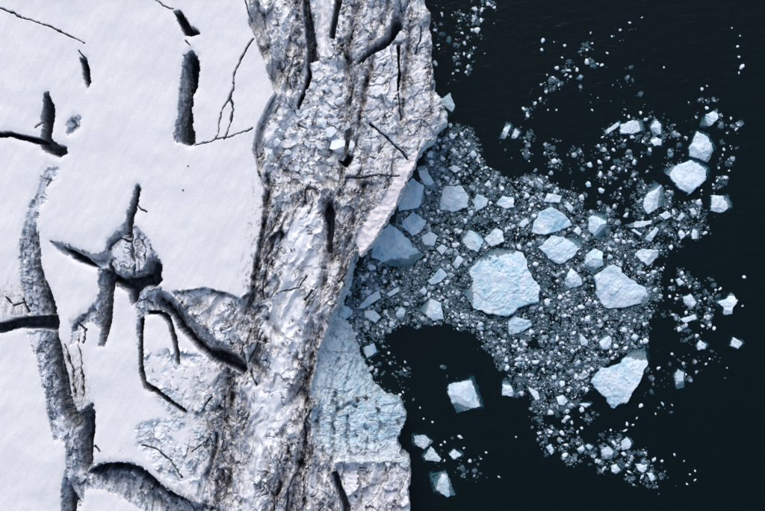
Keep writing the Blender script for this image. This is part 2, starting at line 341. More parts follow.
for s_, d_, w_ in (("347,56 352,95 350,130 343,165 338,192 336,246 330,262", 17, 5), ("362,-60 357,0 354,25 347,55", 16, 5), ("322,318 313,352 304,392 308,425 304,450 297,482 286,520", 18, 5.5), ("226,372 232,400 229,424 234,450 226,500", 15, 5), ("266,192 262,222 255,256 252,290 246,330", 13, 6), ("278,212 270,245 264,285 258,310", 10, 4), ("298,-40 299,20 300,58 293,84", 12, 4), ("374,58 366,84 360,112 356,142 352,160", 12, 4), ("410,10 409,45 405,75 402,110 400,140", 10, 3.5), ("386,-40 387,8 380,28 372,40", 10, 4), ("366,178 357,204 350,236 342,262 336,300", 12, 4.5), ("326,255 324,280 317,310 306,336", 12, 4), ("292,440 284,474 272,520", 10, 4), ("322,470 316,496 312,530", 12, 4), ("270,150 284,168 300,186 316,192", 9, 4), ("258,345 254,360 262,376", 11, 4), ("246,400 250,440 242,480 240,530", 9, 4), ("265,318 272,326 280,336", 14, 5), ("208,420 203,445 204,470", 8, 4), ("428,40 430,70 434,96", 8, 3), ("292,70 284,96 272,112", 9, 4)):
    gully(s_, d_, w_)
# apron of blue ice, stepping down to the sea
ap_d = np.clip(sl_e, 0, 90); n_ap = fbm(X / 12, Y / 12, 3, 107)
ap_h = 6 + 1.9 * np.minimum(ap_d, 12) + 0.62 * np.clip(ap_d - 12, 0, 80)
ap_h = np.where(Y > 398 + 5 * n_ap, 42 + 0.28 * ap_d, ap_h)
stp = (Y + 0.15 * (X - 360) + 2 * wa) / 8.5
ap_h = ap_h + np.where(Y > 405, -1.2 * (stp - np.floor(stp)) + 0.6, 0) + 8 * sst(436, 462, Y + 5 * n_ap) + 0.6 * (sgv - 0.5) + 2.2 * (bv - 0.5) - 1.0 * np.exp(-((b2 - b1) / 0.05) ** 2) + 1.6 * (shv - 0.5) - 0.6 * np.exp(-((sh2 - sh1) / 0.12) ** 2) - 0.6 * (Y > 400) * sst(0.12, 0.02, np.abs(fbm(X / 30 + wa, Y / 4.5 + wb, 3, 109))) + 0.9 * fbm(X / 7, Y / 7, 4, 101) + 0.2 * fbm(X / 2, Y / 2, 2, 104) + 2.0 * fbm((X - 0.5 * Y) / 6, (Y + 0.5 * X) / 24, 3, 105)
H = mix(H, np.minimum(ap_h, H), m_apron)
H = mix(H, 63 + 3 * fbm(X / 20, Y / 20, 3, 111, sub=3) + 0.8 * fbm(X / 4, Y / 4, 3, 114) + 0.55 * shard - 1.6 * L2, m_slab)
for s, dp, w in (("334,396 335,412 332,428 334,444 330,458 329,470", 15, 3.0), ("346,418 348,434 346,444 351,456", 10, 2.2), ("377,412 380,430 376,441 379,456", 9, 2.0), ("366,430 368,446 364,458", 6, 1.6), ("397,424 402,434 399,448", 5, 1.6), ("355,432 358,452", 6, 1.4), ("320,410 316,428 320,446 326,456", 9, 2.4), ("336,412 346,405 358,408", 7, 2), ("342,345 336,366 330,392", 6, 2.2), ("356,356 347,378 342,396", 5, 2)):
    sl, d, t = ldist(P(s), w * 3, 1.9); H[sl] -= dp * gmod[sl] * np.clip(1 - d / w, 0, 1)
H = mix(H, 77 + 2.2 * fbm(X / 8, Y / 8, 3, 115), m_fl)
H -= m_band * (1 - m_fl) * (1 - m_apron * 0.6) * (1.5 * L1 * L1p * (1 - m_sm) + 4.5 * L2 * (1 - m_chute * 0.5) * (1 - 0.5 * m_sm))

# --- crevasses: (label, [(outline, depth, wall width)...])
CREV = [
 ("narrow black gash just left of the long hairline crack, near the top", [("80,57 86,59 90,74 91,82 88,88 84,79 82,68", 62, 2.0)]),
 ("dark curved hole at the top edge of the snowfield", [("174,12 180,11 186,18 190,26 198,30 199,34 190,36 185,34 180,25", 62, 2.2)]),
 ("tall slot with a grey left wall in the upper snowfield", [("184,56 192,50 198,57 199,72 197,86 192,96 192,120 195,143 190,146 183,143 176,142 174,134 178,115 179,100 181,80", 30, 7), ("191,52 197,56 199,73 197,88 191,96 191,120 195,142 188,145 183,140 184,122 186,100 189,86 189,66", 72, 2)]),
 ("T-shaped black crevasse by the left edge of the snowfield", [("44,94 48,92 51,99 55,110 53,122 51,139 58,145 66,147 67,153 60,157 50,154 42,149 39,144 28,141 12,137 -60,136 -60,130 12,132 28,136 41,138 43,128 41,118 43,108", 66, 2.0)]),
 ("shallow blue dimple right of the T-shaped crevasse", [("66,130 68,122 74,115 80,118 80,126 74,133 68,134", 14, 6)]),
 ("long winding trough down the left side", [("43,171 50,166 58,169 57,178 50,184 46,190 46,200 40,208 36,222 37,240 40,262 45,280 53,296 57,316 34,318 26,304 21,282 19,250 23,226 30,206 36,194 40,180", 24, 9), ("38,232 40,262 45,282 53,298 57,317 48,317 43,296 38,270", 60, 3)]),
 ("black horizontal crevasse at the left edge", [("-80,326 0,323 18,318 38,316 57,315 59,325 57,333 40,329 20,328 0,333 -80,340", 70, 3)]),
 ("broad vertical crevasse with grey walls at lower left", [("28,334 58,328 60,346 66,368 70,390 76,414 92,404 94,414 92,450 91,466 86,480 84,500 80,507 74,498 75,530 74,700 61,700 62,511 60,490 66,470 66,446 60,438 55,440 50,424 44,392 38,362", 36, 8), ("56,330 61,346 66,370 70,396 76,416 70,420 63,400 58,370 55,345", 66, 2), ("90,406 95,412 93,450 91,466 84,468 83,440 86,418", 70, 3), ("66,400 72,412 80,416 92,408 95,414 88,424 74,424 66,414", 52, 2), ("72,488 76,500 75,530 75,700 71,700 70,511", 60, 2)]),
 ("curving crevasse with banded wall along the bottom edge", [("84,470 92,465 112,464 128,463 141,468 152,478 165,489 182,497 196,503 208,506 216,509 206,516 190,530 175,530 150,514 132,503 118,494 100,489 86,490", 30, 12), ("84,474 94,465 112,463 128,463 142,467 154,479 168,491 190,502 192,506 170,501 150,490 130,476 108,474 92,480", 64, 4)]),
 ("thin tapering spike of a crevasse above the central knot", [("138,184 141,189 138,203 134,218 131,236 119,237 124,222 130,206 135,190", 26, 5), ("138,188 140,192 137,206 133,222 130,238 126,238 129,222 134,205", 60, 1.6)]),
 ("blue wedge-shaped arm left of the central knot", [("50,241 62,243 80,250 92,255 104,252 109,239 118,231 128,232 122,242 112,252 110,268 100,270 86,263 70,256 58,250", 40, 4, 1), ("62,246 80,254 92,262 100,268 90,266 74,259", 60, 2)]),
 ("black knot of crevasses around two ice blocks", [("109,240 122,230 134,226 146,236 153,250 161,264 162,280 156,288 140,292 128,292 114,284 108,270", 30, 4), ("108,262 112,272 120,279 136,277 147,274 151,262 156,262 161,268 161,281 154,286 140,286 137,300 132,306 128,290 116,284 110,280", 74, 2)]),
 ("grey-walled chasm running down left from the central knot", [("98,268 112,271 113,300 111,325 104,346 98,346 102,330 92,322 82,326 78,340 70,346 72,328 82,314 92,308 99,294", 40, 7), ("108,272 114,280 113,304 111,326 106,342 104,330 107,305", 66, 2)]),
 ("long diagonal chasm ending in a black pit", [("136,288 152,284 160,288 166,292 186,310 206,330 224,346 240,358 247,369 243,375 230,366 216,362 206,354 194,343 178,326 174,318 160,310 148,312 142,322 143,340 138,345 137,318", 34, 9), ("162,292 168,296 186,312 206,332 224,348 240,360 230,362 212,356 196,344 180,326 172,312", 40, 5, 1), ("160,300 168,304 178,318 190,334 204,348 216,357 212,361 196,347 180,329 172,316", 66, 2), ("206,352 220,351 234,358 245,369 242,374 228,367 214,361", 76, 3)]),
 ("thin black bent crack through the snow shelf", [("140,318 144,316 143,340 143,366 146,382 158,389 172,400 187,411 186,414 170,404 155,393 144,388 139,372 139,340", 58, 1.6)]),
 ("short black crack beside the bent one", [("146,311 160,310 170,316 176,334 179,352 179,365 176,362 174,345 168,324 160,315 148,315", 46, 1.8)]),
 ("black cleft at the top edge of the ice front", [("302,-300 309,-300 309,0 312,20 317,44 319,58 309,62 311,76 305,92 298,108 296,104 302,88 307,72 306,60 306,40 304,20 302,0", 60, 2.4)]),
 ("second short black cleft at the top edge", [("335,-300 342,-300 342,0 338,16 334,38 329,37 332,20 335,0", 60, 2.2)]),
 ("blue curving crevasse near the top right of the ice front", [("398,-300 412,-300 412,0 406,14 402,27 396,36 386,46 372,53 362,62 354,67 360,57 372,44 384,36 390,24 394,10 398,0", 36, 6), ("398,20 402,26 396,37 386,47 372,54 362,62 372,50 384,42 392,32", 60, 2)]),
 ("straight black slot down the ridge", [("397,44 400,44 399,66 401,74 399,90 397,90 398,70", 50, 1.2)]),
 ("deep blue-black gully in the middle of the ice front", [("321,192 328,184 334,196 334,222 332,254 327,256 326,236 322,212", 40, 5), ("326,208 330,204 333,222 331,252 328,252 327,230", 62, 2)]),
 ("blue slot beside the snow slab at the bottom", [("332,474 336,472 341,486 346,498 350,511 352,700 340,700 342,511 338,498 334,486", 46, 3)]),
 ("black pocket under the rubble blocks", [("338,160 344,157 347,152 353,155 352,161 347,167 343,164", 40, 1.6)]),
]
dep = np.zeros(X.shape, f32); rid = np.zeros(X.shape, np.int16)
rag = fbm(X / 2.4, Y / 2.4, 2, 123)
blk1, blk2, blkv, blf = worley((X + 8 * wa + 2 * WX) / 7.0, (Y + 8 * wb + 2 * WY) / 15.0, 310, True)
bl3, bl4, blw, blg = worley((X + 6 * wb + 1.5 * WY) / 3.4, (Y + 6 * wa + 1.5 * WX) / 6.0, 311, True)
cfl = fbm(X / 9, Y / 13, 4, 121)
cdist = np.full(X.shape, 99, f32)
for ci, (lab, polys) in enumerate(CREV):
    slots = [P(q[0]) for q in polys[1:] if q[2] <= 3]
    for s, D, w, *sm in polys:
        pts = P(s); sl, sd = psd(pts, 14, 0.5)
        wide = w > 3; e = sd + (0.6 if wide else 0.4) * rag[sl] + (1.9 if wide else 0.7) * (blw[sl] - 0.5)
        prof = np.clip(e / (2.6 if wide else w) + 0.25, 0, 1)
        if wide and not sm: D = D * 1.15
        if sm: fl = 0.25 + 0.75 * sst(0, 18, sd) + 0.10 * cfl[sl]
        elif wide and slots:
            dist = np.maximum(0, -np.max([sdist(q[:, 0], q[:, 1], X[sl] + 0.6 * WX[sl], Y[sl] + 0.6 * WY[sl]) for q in slots], 0)) + 1.2 * (blw[sl] - 0.5) + 2.5 * cfl[sl]
            cdist[sl] = np.where(sd > -0.5, np.minimum(cdist[sl], dist), cdist[sl])
            fl = 0.10 + 1.0 * np.exp(-np.maximum(dist, 0) / (0.50 * w)) + 0.16 * cfl[sl] + 0.12 * blf[sl] + 0.14 * (blkv[sl] - 0.5) + 0.05 * blg[sl] + 0.14 * np.exp(-((blk2[sl] - blk1[sl]) / 0.05) ** 2) * (blkv[sl] > 0.45)
        elif wide: fl = 0.2 + 0.5 * sst(0, 1.6 * w, sd) + 0.35 * blkv[sl] + 0.3 * blf[sl] + 0.2 * cfl[sl]
        else: fl = 1 + 0.12 * rag[sl]
        dep[sl] = np.maximum(dep[sl], np.where(e > -0.25 * w, D * prof * np.clip(fl, 0.10, 1.8), 0))
        lip = sst(-8, 0, sd) ** 2 * (sd < 0)
        H[sl] -= 0.6 * lip * (1 - m_band[sl])
        rid[sl] = np.where(sd > -0.2, ci + 1, rid[sl])
CRACK = [("-300,-95 0,8 15,14 30,20 48,26 65,33 84,43", 1.0), ("78,51 85,58", 0.9), ("140,-60 155,0 163,5 173,9", 0.8), ("253,38 243,55 238,65 234,75 233,88 230,98 233,110 230,125 224,139", 1.25), ("230,98 223,108 219,125 216,140", 0.8), ("252,128 240,134 215,140 205,143 195,146", 0.8), ("371,124 385,136 395,145 409,159", 1.5), ("36,127 43,121", 1.3), ("245,0 248,10 251,20", 0.8), ("186,40 190,45", 0.7), ("340,178 372,176 400,176", 0.7), ("421,26 420,40 415,54", 1.0), ("398,92 401,120", 1.0), ("136,202 142,210 146,212", 1.2),("268,260 262,285 264,300", 0.8), ("280,292 300,288 306,276", 0.9), ("305,300 312,290", 1.0), ("250,372 256,386", 1.6), ("240,355 246,342 250,330", 1.1), ("248,362 256,346 262,332", 0.9), ("310,412 303,424 306,440 304,456 298,470 288,490 284,520", 1.5), ("96,446 100,452", 1.0), ("141,446 158,450 172,462 182,478", 1.0), ("204,405 212,398", 1.0), ("192,452 208,440", 0.8)]
cwid = fbm(X / 9, Y / 9, 2, 128)
for s, w in CRACK:
    sl, d, t = ldist(P(s), 8, 0.9)
    prof = np.exp(-(d / (w * 0.6 * np.clip(0.9 + 0.9 * cwid[sl], 0.25, 1.6))) ** 4)
    dep[sl] = np.maximum(dep[sl], 15 * prof)
# ice blocks and tongues still standing inside the crevasses
SERAC = [
 ("pale ice block wedged in the central knot", "110,247 118,240 128,246 134,258 133,268 124,275 115,274 110,264", 9, 3.5),
 ("smaller leaning ice block right of the wedged one", "133,238 142,238 150,250 152,258 145,266 138,270 134,260", 12, 3.5),
 ("snow-capped tongue below the central knot", "114,288 126,290 131,304 138,308 137,330 132,345 112,345 113,318", 3, 3),
 ("rounded ice pillar at lower left", "63,334 82,330 87,352 90,376 91,398 86,408 77,412 71,398 67,372 63,350", 3, 4),
 ("snow ledge under the black horizontal crevasse", "10,334 28,330 42,334 36,356 42,380 20,390 0,390 0,345", 2, 3),
 ("smooth curved shelf right of the bent crack", "146,315 158,314 166,322 172,345 175,362 168,370 145,366 145,340", 1, 2.5),
 ("blue ice splinter at the foot of the lower left crevasse", "67,482 74,478 80,490 84,500 82,506 76,500 70,490", 14, 2),
 ("rounded boulder of ice at the foot of the top cleft", "316,44 322,40 328,44 328,56 318,60 314,54", 10, 2.5),
]
for si, (lab, s, dd, w) in enumerate(SERAC):
    sl, sd = psd(P(s), 10, 0.8); mm = sst(-0.2, 0.45 * w, sd + 1.2 * (blw[sl] - 0.5))
    rough = dd + (1.0 if dd > 5 else 0.15) * (4.0 * blf[sl] + 0.8 * blg[sl]) + (1.6 if dd > 5 else 0.5) * np.clip(fbm(X[sl] / 6, Y[sl] / 6, 3, 131 + si), -0.4, 1)
    dep[sl] = mix(dep[sl], np.minimum(dep[sl], rough), mm)
    rid[sl] = np.where((mm > 0.35), 100 + si, rid[sl])
for s, w in (("131,236 132,250 134,262 133,275", 1.7), ("108,250 112,243 120,239 129,241", 1.3), ("142,240 146,250 144,260", 0.7), ("66,345 72,368 76,398", 0.9), ("78,340 82,368 84,396", 0.7), ("24,300 28,312", 1.0), ("6,296 14,306 24,304", 0.8), ("78,322 86,330 84,342", 1.1)):
    sl, d, t = ldist(P(s), 8, 1.3); dep[sl] = np.maximum(dep[sl], 20 * np.exp(-(d / (w * np.clip(0.8 + 1.2 * cwid[sl], 0.2, 1.6))) ** 4))
H = H - dep
# seaward face
face = 1.6 * fbm(X / 5, Y / 5, 3, 141)
under = sst(-2.6, 0.4, sl_e + face * 0.5)
H = np.where(under < 1, mix(-36, H, under), H)
H = np.where(under > 0.02, np.maximum(H, np.where(sl_e > 2, 2.0, -99)), H)

# --- colour: what the surface is made of, plus one painted shade line
def C(*c): return np.array(c, f32)
snow = C(0.89, 0.862, 0.838); SN = np.ones(X.shape + (3,), f32) * snow
A = SN * (1 + 0.03 * fbm(X / 40, Y / 40, 3, 151, sub=3) + 0.025 * fbm((X + 0.5 * Y) / 7, (Y - 0.5 * X) / 22, 3, 153))[..., None]
def lay(c, m):
    global A
    A = A + (np.asarray(c, f32) - A) * np.clip(m, 0, 1)[..., None]
DIRT_AND_SHADE = C(0.045, 0.040, 0.046); BROWN = C(0.30, 0.27, 0.28); PINK = C(0.78, 0.72, 0.72); ICEB = C(0.62, 0.72, 0.79); BLUE = C(0.45, 0.635, 0.71); WALL = C(0.55, 0.615, 0.69)
n1 = fbm(X / 18, Y / 30, 4, 161, sub=3); n2 = fbm(X / 9, Y / 9, 4, 166); n3 = fbm(X / 3.2, Y / 3.2, 3, 171)
# fine wind marks on the snow
lay(ICEB, 0.35 * sst(0.25, 0.6, fbm((X - Y * 0.4) / 4, (Y + X * .4) / 12, 3, 176)) * sst(0.05, 0.4, fbm(X / 50, Y / 50, 2, 179, sub=3)))
lay(ICEB, m_band * (0.35 + 0.5 * n1)); lay(PINK, m_band * sst(0.05, 0.45, fbm(X / 26, Y / 40, 3, 181, sub=3)) * 0.3)
CSN = C(0.85, 0.852, 0.862)
lay(CSN, m_band * 0.5); lay(CSN, m_band * sst(0.0, 0.35, fbm(SX / 14, Y / 34, 4, 186, sub=3) - 0.08) * 0.9)
# pale blue ice showing through thin snow, with white veins
webn = fbm(X / 13, Y / 13, 4, 191, 0.6); vein = np.minimum(np.abs(pn((X + Y) / 22, (X - Y) / 60, 196)), np.abs(pn((X * 0.5 - Y) / 18, (X + Y) / 50, 197)))
wm = m_web * sst(-0.25, 0.1, n1 + 0.5 * n2 + 0.08) * sst(-0.16, 0.30, webn + 0.25 * n3) * sst(0.02, 0.14, vein + 0.12 * n3)
lay(C(0.72, 0.77, 0.81), m_web * sst(-0.35, 0.25, n1 + 0.3 * n2) * 0.45)
H += m_web * (1 - m_band) * 0.42 * shard * sst(-0.3, 0.2, n1)
H -= m_web * (1.2 * wm + 1.6 * np.exp(-(ck / 0.02) ** 2) * sst(0.0, 0.2, n2))
lay(C(0.33, 0.33, 0.37), m_web * np.exp(-(ck / 0.018) ** 2) * sst(0.0, 0.2, n2) * 0.8); lay(C(0.72, 0.74, 0.78), m_web * sst(0.0, 0.4, n2 + 0.4 * n3) * 0.35)
lay(C(0.62, 0.73, 0.79), wm * 0.75)
# scratchy dark marks near the broken ground
near = sst(60, 5, np.abs(X - 232)) * sst(240, 330, Y) + sst(40, 5, np.abs(X - 15)) * sst(250, 300, Y) * sst(350, 310, Y) + sst(30, 5, np.abs(X - 118)) * sst(420, 455, Y) * sst(485, 465, Y)
scr = np.exp(-(fbm(X / 7 + wa, Y / 7 + wb, 3, 201) / 0.03) ** 2) * sst(0.1, 0.35, fbm(X / 9, Y / 9, 3, 206))
lay(C(0.30, 0.27, 0.30), (1 - m_band) * np.clip(near, 0, 1) * scr * 0.75)
# dirt belts: (line, half width, strength lines, strength mottle)
dl = np.zeros(X.shape, f32); dm = np.zeros(X.shape, f32)
for s, w, a, b in (
  ("266,186 262,215 256,250 252,285 247,320 240,345", 11, 1.0, 1.0), ("276,212 268,240 262,280 258,305", 7, 0.9, 0.6),
  ("224,362 224,395 218,430 220,465 216,500 215,600", 14, 1.2, 0.8), ("196,304 214,318 236,322 248,306", 6, 0.9, 0.8), ("240,400 246,440 240,480 236,600", 12, 0.8, 0.3),
  ("356,70 352,110 350,140 342,170 340,200 337,240", 8, 0.8, 1.1), ("372,60 366,84 360,110 356,140", 6, 0.3, 0.9), ("366,180 356,205 350,235", 14, 0.6, 1.2), ("392,160 380,185 368,205", 9, 0.3, 0.9),
  ("358,-200 358,0 352,30 346,58", 8, 0.8, 1.0), ("384,-200 386,0 380,20 374,36", 9, 0.4, 0.6), ("412,14 410,40 408,70 402,100", 6, 0.5, 0.9), ("294,-200 296,0 300,30 299,60 292,80", 6, 0.5, 1.0), ("270,45 276,62 284,80", 7, 0.5, 0.8), ("426,50 428,80 432,100", 4, 0.2, 0.8),
  ("318,322 310,350 304,385 306,420 306,450 300,480 292,511 288,650", 12, 1.0, 0.9), ("325,480 318,500 312,600", 8, 0.7, 0.6), ("290,440 282,480 272,520", 10, 0.8, 0.3), ("322,250 324,280 318,310", 6, 0.7, 0.7), ("345,255 338,280 332,310", 6, 0.6, 0.8), ("296,262 304,280 306,300", 7, 0.5, 0.4),
  ("360,403 368,400 377,403", 4.0, 0.6, 1.5), ("330,398 345,402 360,402", 4, 0.5, 0.9), ("318,405 332,402 345,400", 4, 0, 0.9), ("322,450 326,458", 5, 0, 0.7), ("290,180 275,186 268,196", 8, 0.7, 0.5), ("280,160 286,175 300,190", 9, 0.9, 0.5), ("260,340 252,360 262,376", 8, 0.8, 0.4), ("202,372 197,400 198,430 194,462", 11, 0.45, 0.2), ("0,300 12,292 30,298", 9, 0.2, 0.8), ("75,322 85,318 95,312", 5, 0.2, 0.8), ("10,312 30,308", 8, 0, 0.7), ("62,350 74,360 80,390 78,412", 9, 0.7, 0.4), ("150,492 170,500 190,508", 12, 1.0, 0.6), ("115,485 140,496", 8, 0.9, 0.2), ("358,470 380,480 372,511", 14, 0.0, 0.5), ("118,268 122,272", 6, 0, 0.8), ("140,300 150,296", 7, 0.4, 0.8)):
    sl, d, t = ldist(P(s), w * 2.2, 1.5); g = np.exp(-(d / w) ** 2)
    dl[sl] = np.maximum(dl[sl], a * g); dm[sl] = np.maximum(dm[sl], b * g)
wall0 = sst(0.8, 4, dep)
lay(CSN, m_sm * 0.8)
lay(BROWN, (dm * 0.4 + 0.02 * m_band) * sst(-0.1, 0.3, mt + 0.3 * n2) * 0.8)
lay(DIRT_AND_SHADE, dm * sst(0.08, 0.34, mt + 0.22 * n3) * 0.75)
fine_l = np.exp(-((fph * 2.3 - np.round(fph * 2.3)) / 0.17) ** 2)
bm_ = np.maximum.reduce([m_band, m_web, (X < 130).astype(f32), (Y > 440).astype(f32), wall0]); dl *= bm_; dm *= bm_
dd_ = np.maximum(dl, dm)
lay(C(0.42, 0.40, 0.415), dd_ * (0.06 + 0.26 * sst(-0.2, 0.3, mt)))
lay(DIRT_AND_SHADE, np.clip(dl * 0.95, 0, 1) * np.maximum.reduce([MB1 * 0.95, MB2 * 0.7, LF * 0.4 * MBP]) * sst(-0.5, 0.0, n1 + 0.4 * n3))
lay(DIRT_AND_SHADE, np.clip(dm, 0, 1) * np.maximum(MB3 * 0.9, MB2 * 0.6) * sst(-0.3, 0.15, n2))
lay(C(0.40, 0.36, 0.38), m_band * (1 - m_apron) * (1 - 0.8 * m_chute) * (1 - 0.9 * m_sm) * sst(0.16, 0.04, R1) * MBP * 0.35)
lay(DIRT_AND_SHADE, m_band * (1 - m_apron) * (1 - 0.7 * m_chute) * (1 - 0.92 * m_sm) * np.maximum(MB1 * 0.6, MB2 * 0.05) * MBP * (1 - 0.5 * m_ridge))
sdb = np.zeros(X.shape, f32); slb, sb_ = psd(BAND, 4, 1.0); sdb[slb] = sb_
lay(DIRT_AND_SHADE, sst(3.0, 0.3, np.abs(sdb - 0.6)) * (np.abs(sdb) > 0) * sst(180, 200, Y) * sst(350, 330, Y) * sst(-0.15, 0.15, n2 + 0.4 * n3) * 0.85)  # thin shade line painted along the band's left edge, in broken dark patches
lay(DIRT_AND_SHADE, m_band * (1 - 0.7 * m_apron) * L2 * 0.7)
lay(DIRT_AND_SHADE, m_ridge * (bedl * 0.55 + gapb * 0.35 * sst(-0.1, 0.3, n2)))
lay(C(0.25, 0.24, 0.27), m_chute * (gap * 0.35 + gap2 * 0.25)); 
# blue apron
lay(mix(ICEB, BLUE, 0.6), m_apron * 0.9); lay(BLUE, m_apron * sst(0.0, 0.3, n2) * 0.8); lay(C(0.26, 0.50, 0.63), m_apron * np.exp(-((stp - np.round(stp)) / 0.1) ** 2) * (Y > 405) * sst(-0.1, 0.3, n1 + n3 * .5) * 0.7); lay(C(0.24, 0.48, 0.62), m_apron * MB3 * sst(-0.1, 0.3, n2) * 0.6)
lay(snow, m_apron * sst(0.12, 0.4, fbm(X / 6, Y / 6, 4, 211, 0.6)) * 0.5); lay(C(0.72, 0.76, 0.80), m_apron * sst(345, 325, X - 0.12 * (Y - 400)) * sst(-0.3, 0.3, n2) * 0.8); lay(C(0.70, 0.76, 0.80), m_apron * sst(-0.1, 0.4, fbm(X / 12, Y / 5, 4, 213)) * 0.6); lay(C(0.70, 0.72, 0.75), m_apron * sst(434, 460, Y + 8 * n2) * 0.75); lay(BROWN, m_apron * sst(446, 460, Y) * sst(-0.1, 0.4, mt) * 0.4)
lay(DIRT_AND_SHADE, m_apron * dm * sst(0.0, 0.25, mt) * 0.9)
lay(C(0.74, 0.72, 0.74), m_slab * 0.5); lay(BLUE, m_slab * sst(474, 462, Y + 10 * n2) * 0.5); lay(CSN, m_slab * sst(0.0, 0.25, n2) * 0.9); lay(C(0.50, 0.48, 0.50), m_slab * sst(0.1, 0.5, mt) * 0.4)
lay(BLUE, sst(6, 1, sl_e) * sst(40, 100, Y) * (Y < 170) * 0.35)
lay(C(0.87, 0.80, 0.79), m_fl); lay(BLUE, m_fl * sst(0.3, 0.5, n2) * 0.4)
# bare wall ice below the snow cap of the crevasses, snow dust on ledges, dirt films
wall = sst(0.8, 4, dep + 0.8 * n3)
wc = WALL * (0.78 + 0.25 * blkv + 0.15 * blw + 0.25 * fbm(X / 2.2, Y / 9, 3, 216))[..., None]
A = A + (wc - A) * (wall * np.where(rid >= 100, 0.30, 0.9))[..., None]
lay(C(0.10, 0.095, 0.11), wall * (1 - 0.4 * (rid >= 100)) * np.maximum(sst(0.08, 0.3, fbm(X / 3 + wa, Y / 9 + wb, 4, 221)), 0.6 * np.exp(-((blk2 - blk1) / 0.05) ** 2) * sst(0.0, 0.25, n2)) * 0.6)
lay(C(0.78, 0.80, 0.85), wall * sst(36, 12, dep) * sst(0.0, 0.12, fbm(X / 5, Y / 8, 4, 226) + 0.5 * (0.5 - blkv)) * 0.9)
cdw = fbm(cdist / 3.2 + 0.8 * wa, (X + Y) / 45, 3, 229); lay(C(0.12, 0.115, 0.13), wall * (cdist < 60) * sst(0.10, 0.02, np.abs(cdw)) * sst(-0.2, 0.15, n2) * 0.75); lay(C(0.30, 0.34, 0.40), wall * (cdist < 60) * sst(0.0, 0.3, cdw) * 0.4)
lay(DIRT_AND_SHADE, dl * wall * MB2 * 0.6)
A = np.clip(A, 0.02, 0.92)

# --- cut the relief into the glacier's parts
part = np.zeros(X.shape, np.int16)                     # 0 snowfield
part = np.where(m_band > 0.5, 1, part); part = np.where(m_web > 0.5, 2, part)
part = np.where((m_chute > 0.5), 3, part); part = np.where(m_ridge > 0.5, 4, part); part = np.where(m_apron > 0.5, 5, part)
part = np.where(m_slab > 0.5, 6, part); part = np.where(m_fl > 0.5, 7, part)
part = np.where(rid > 0, rid + 10, part)
PARTS = {0: ("snowfield", "smooth white snowfield on top of the glacier"), 1: ("shattered_ice", "dirt-streaked shattered ice between snowfield and cliff"), 2: ("bare_ice_patch", "pale blue ice under thin veined snow"),
         3: ("ice_rubble", "jumbled white ice rubble in the chute"), 4: ("ice_ridge", "blocky dirty ridge along the cliff top"), 5: ("blue_ice_face", "stepped blue ice dropping to the water"), 6: ("snow_slab", "snow-covered slab at the bottom of the cliff"), 7: ("ice_rim", "pale pinkish rim hanging over the water")}
for i, c in enumerate(CREV): PARTS[11 + i] = ("crevasse", c[0])
for i, c in enumerate(SERAC): PARTS[110 + i] = ("ice_pillar" if i in (3,) else "ice_block", c[0])
GLX = ((X - 382.5) * S * KG).astype(f32); GLY = (-(Y - 255.5) * S * KG).astype(f32); GLZ = (H * S).astype(f32)
VV = np.stack([GLX, GLY, GLZ], -1).reshape(-1, 3)
idx = np.arange(NY * NX, dtype=np.int32).reshape(NY, NX)
Q = np.stack([idx[1:, :-1], idx[1:, 1:], idx[:-1, 1:], idx[:-1, :-1]], -1).reshape(-1, 4)
zf = np.maximum.reduce([H[1:, :-1], H[1:, 1:], H[:-1, 1:], H[:-1, :-1]]).reshape(-1)
pf = part[:-1, :-1].reshape(-1); keep = zf > -34
glacier = bpy.data.objects.new("glacier", None); COL.objects.link(glacier); glacier.location = (-60, 0, 0)
tag(glacier, "crevassed snow-covered glacier ending in a cliff above the dark water", kind="structure")
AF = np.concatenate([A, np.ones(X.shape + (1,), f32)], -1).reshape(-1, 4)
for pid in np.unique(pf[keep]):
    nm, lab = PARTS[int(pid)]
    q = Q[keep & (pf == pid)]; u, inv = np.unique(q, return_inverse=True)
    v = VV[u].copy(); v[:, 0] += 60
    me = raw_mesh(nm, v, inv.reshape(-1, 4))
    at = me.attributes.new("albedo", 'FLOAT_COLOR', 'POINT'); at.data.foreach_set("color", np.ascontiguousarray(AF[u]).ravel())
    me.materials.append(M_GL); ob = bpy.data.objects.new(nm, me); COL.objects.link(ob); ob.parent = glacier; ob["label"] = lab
def ground(x, y):
    return float(H[min(np.searchsorted(GYA, y), NY - 1), min(np.searchsorted(GXA, x), NX - 1)])

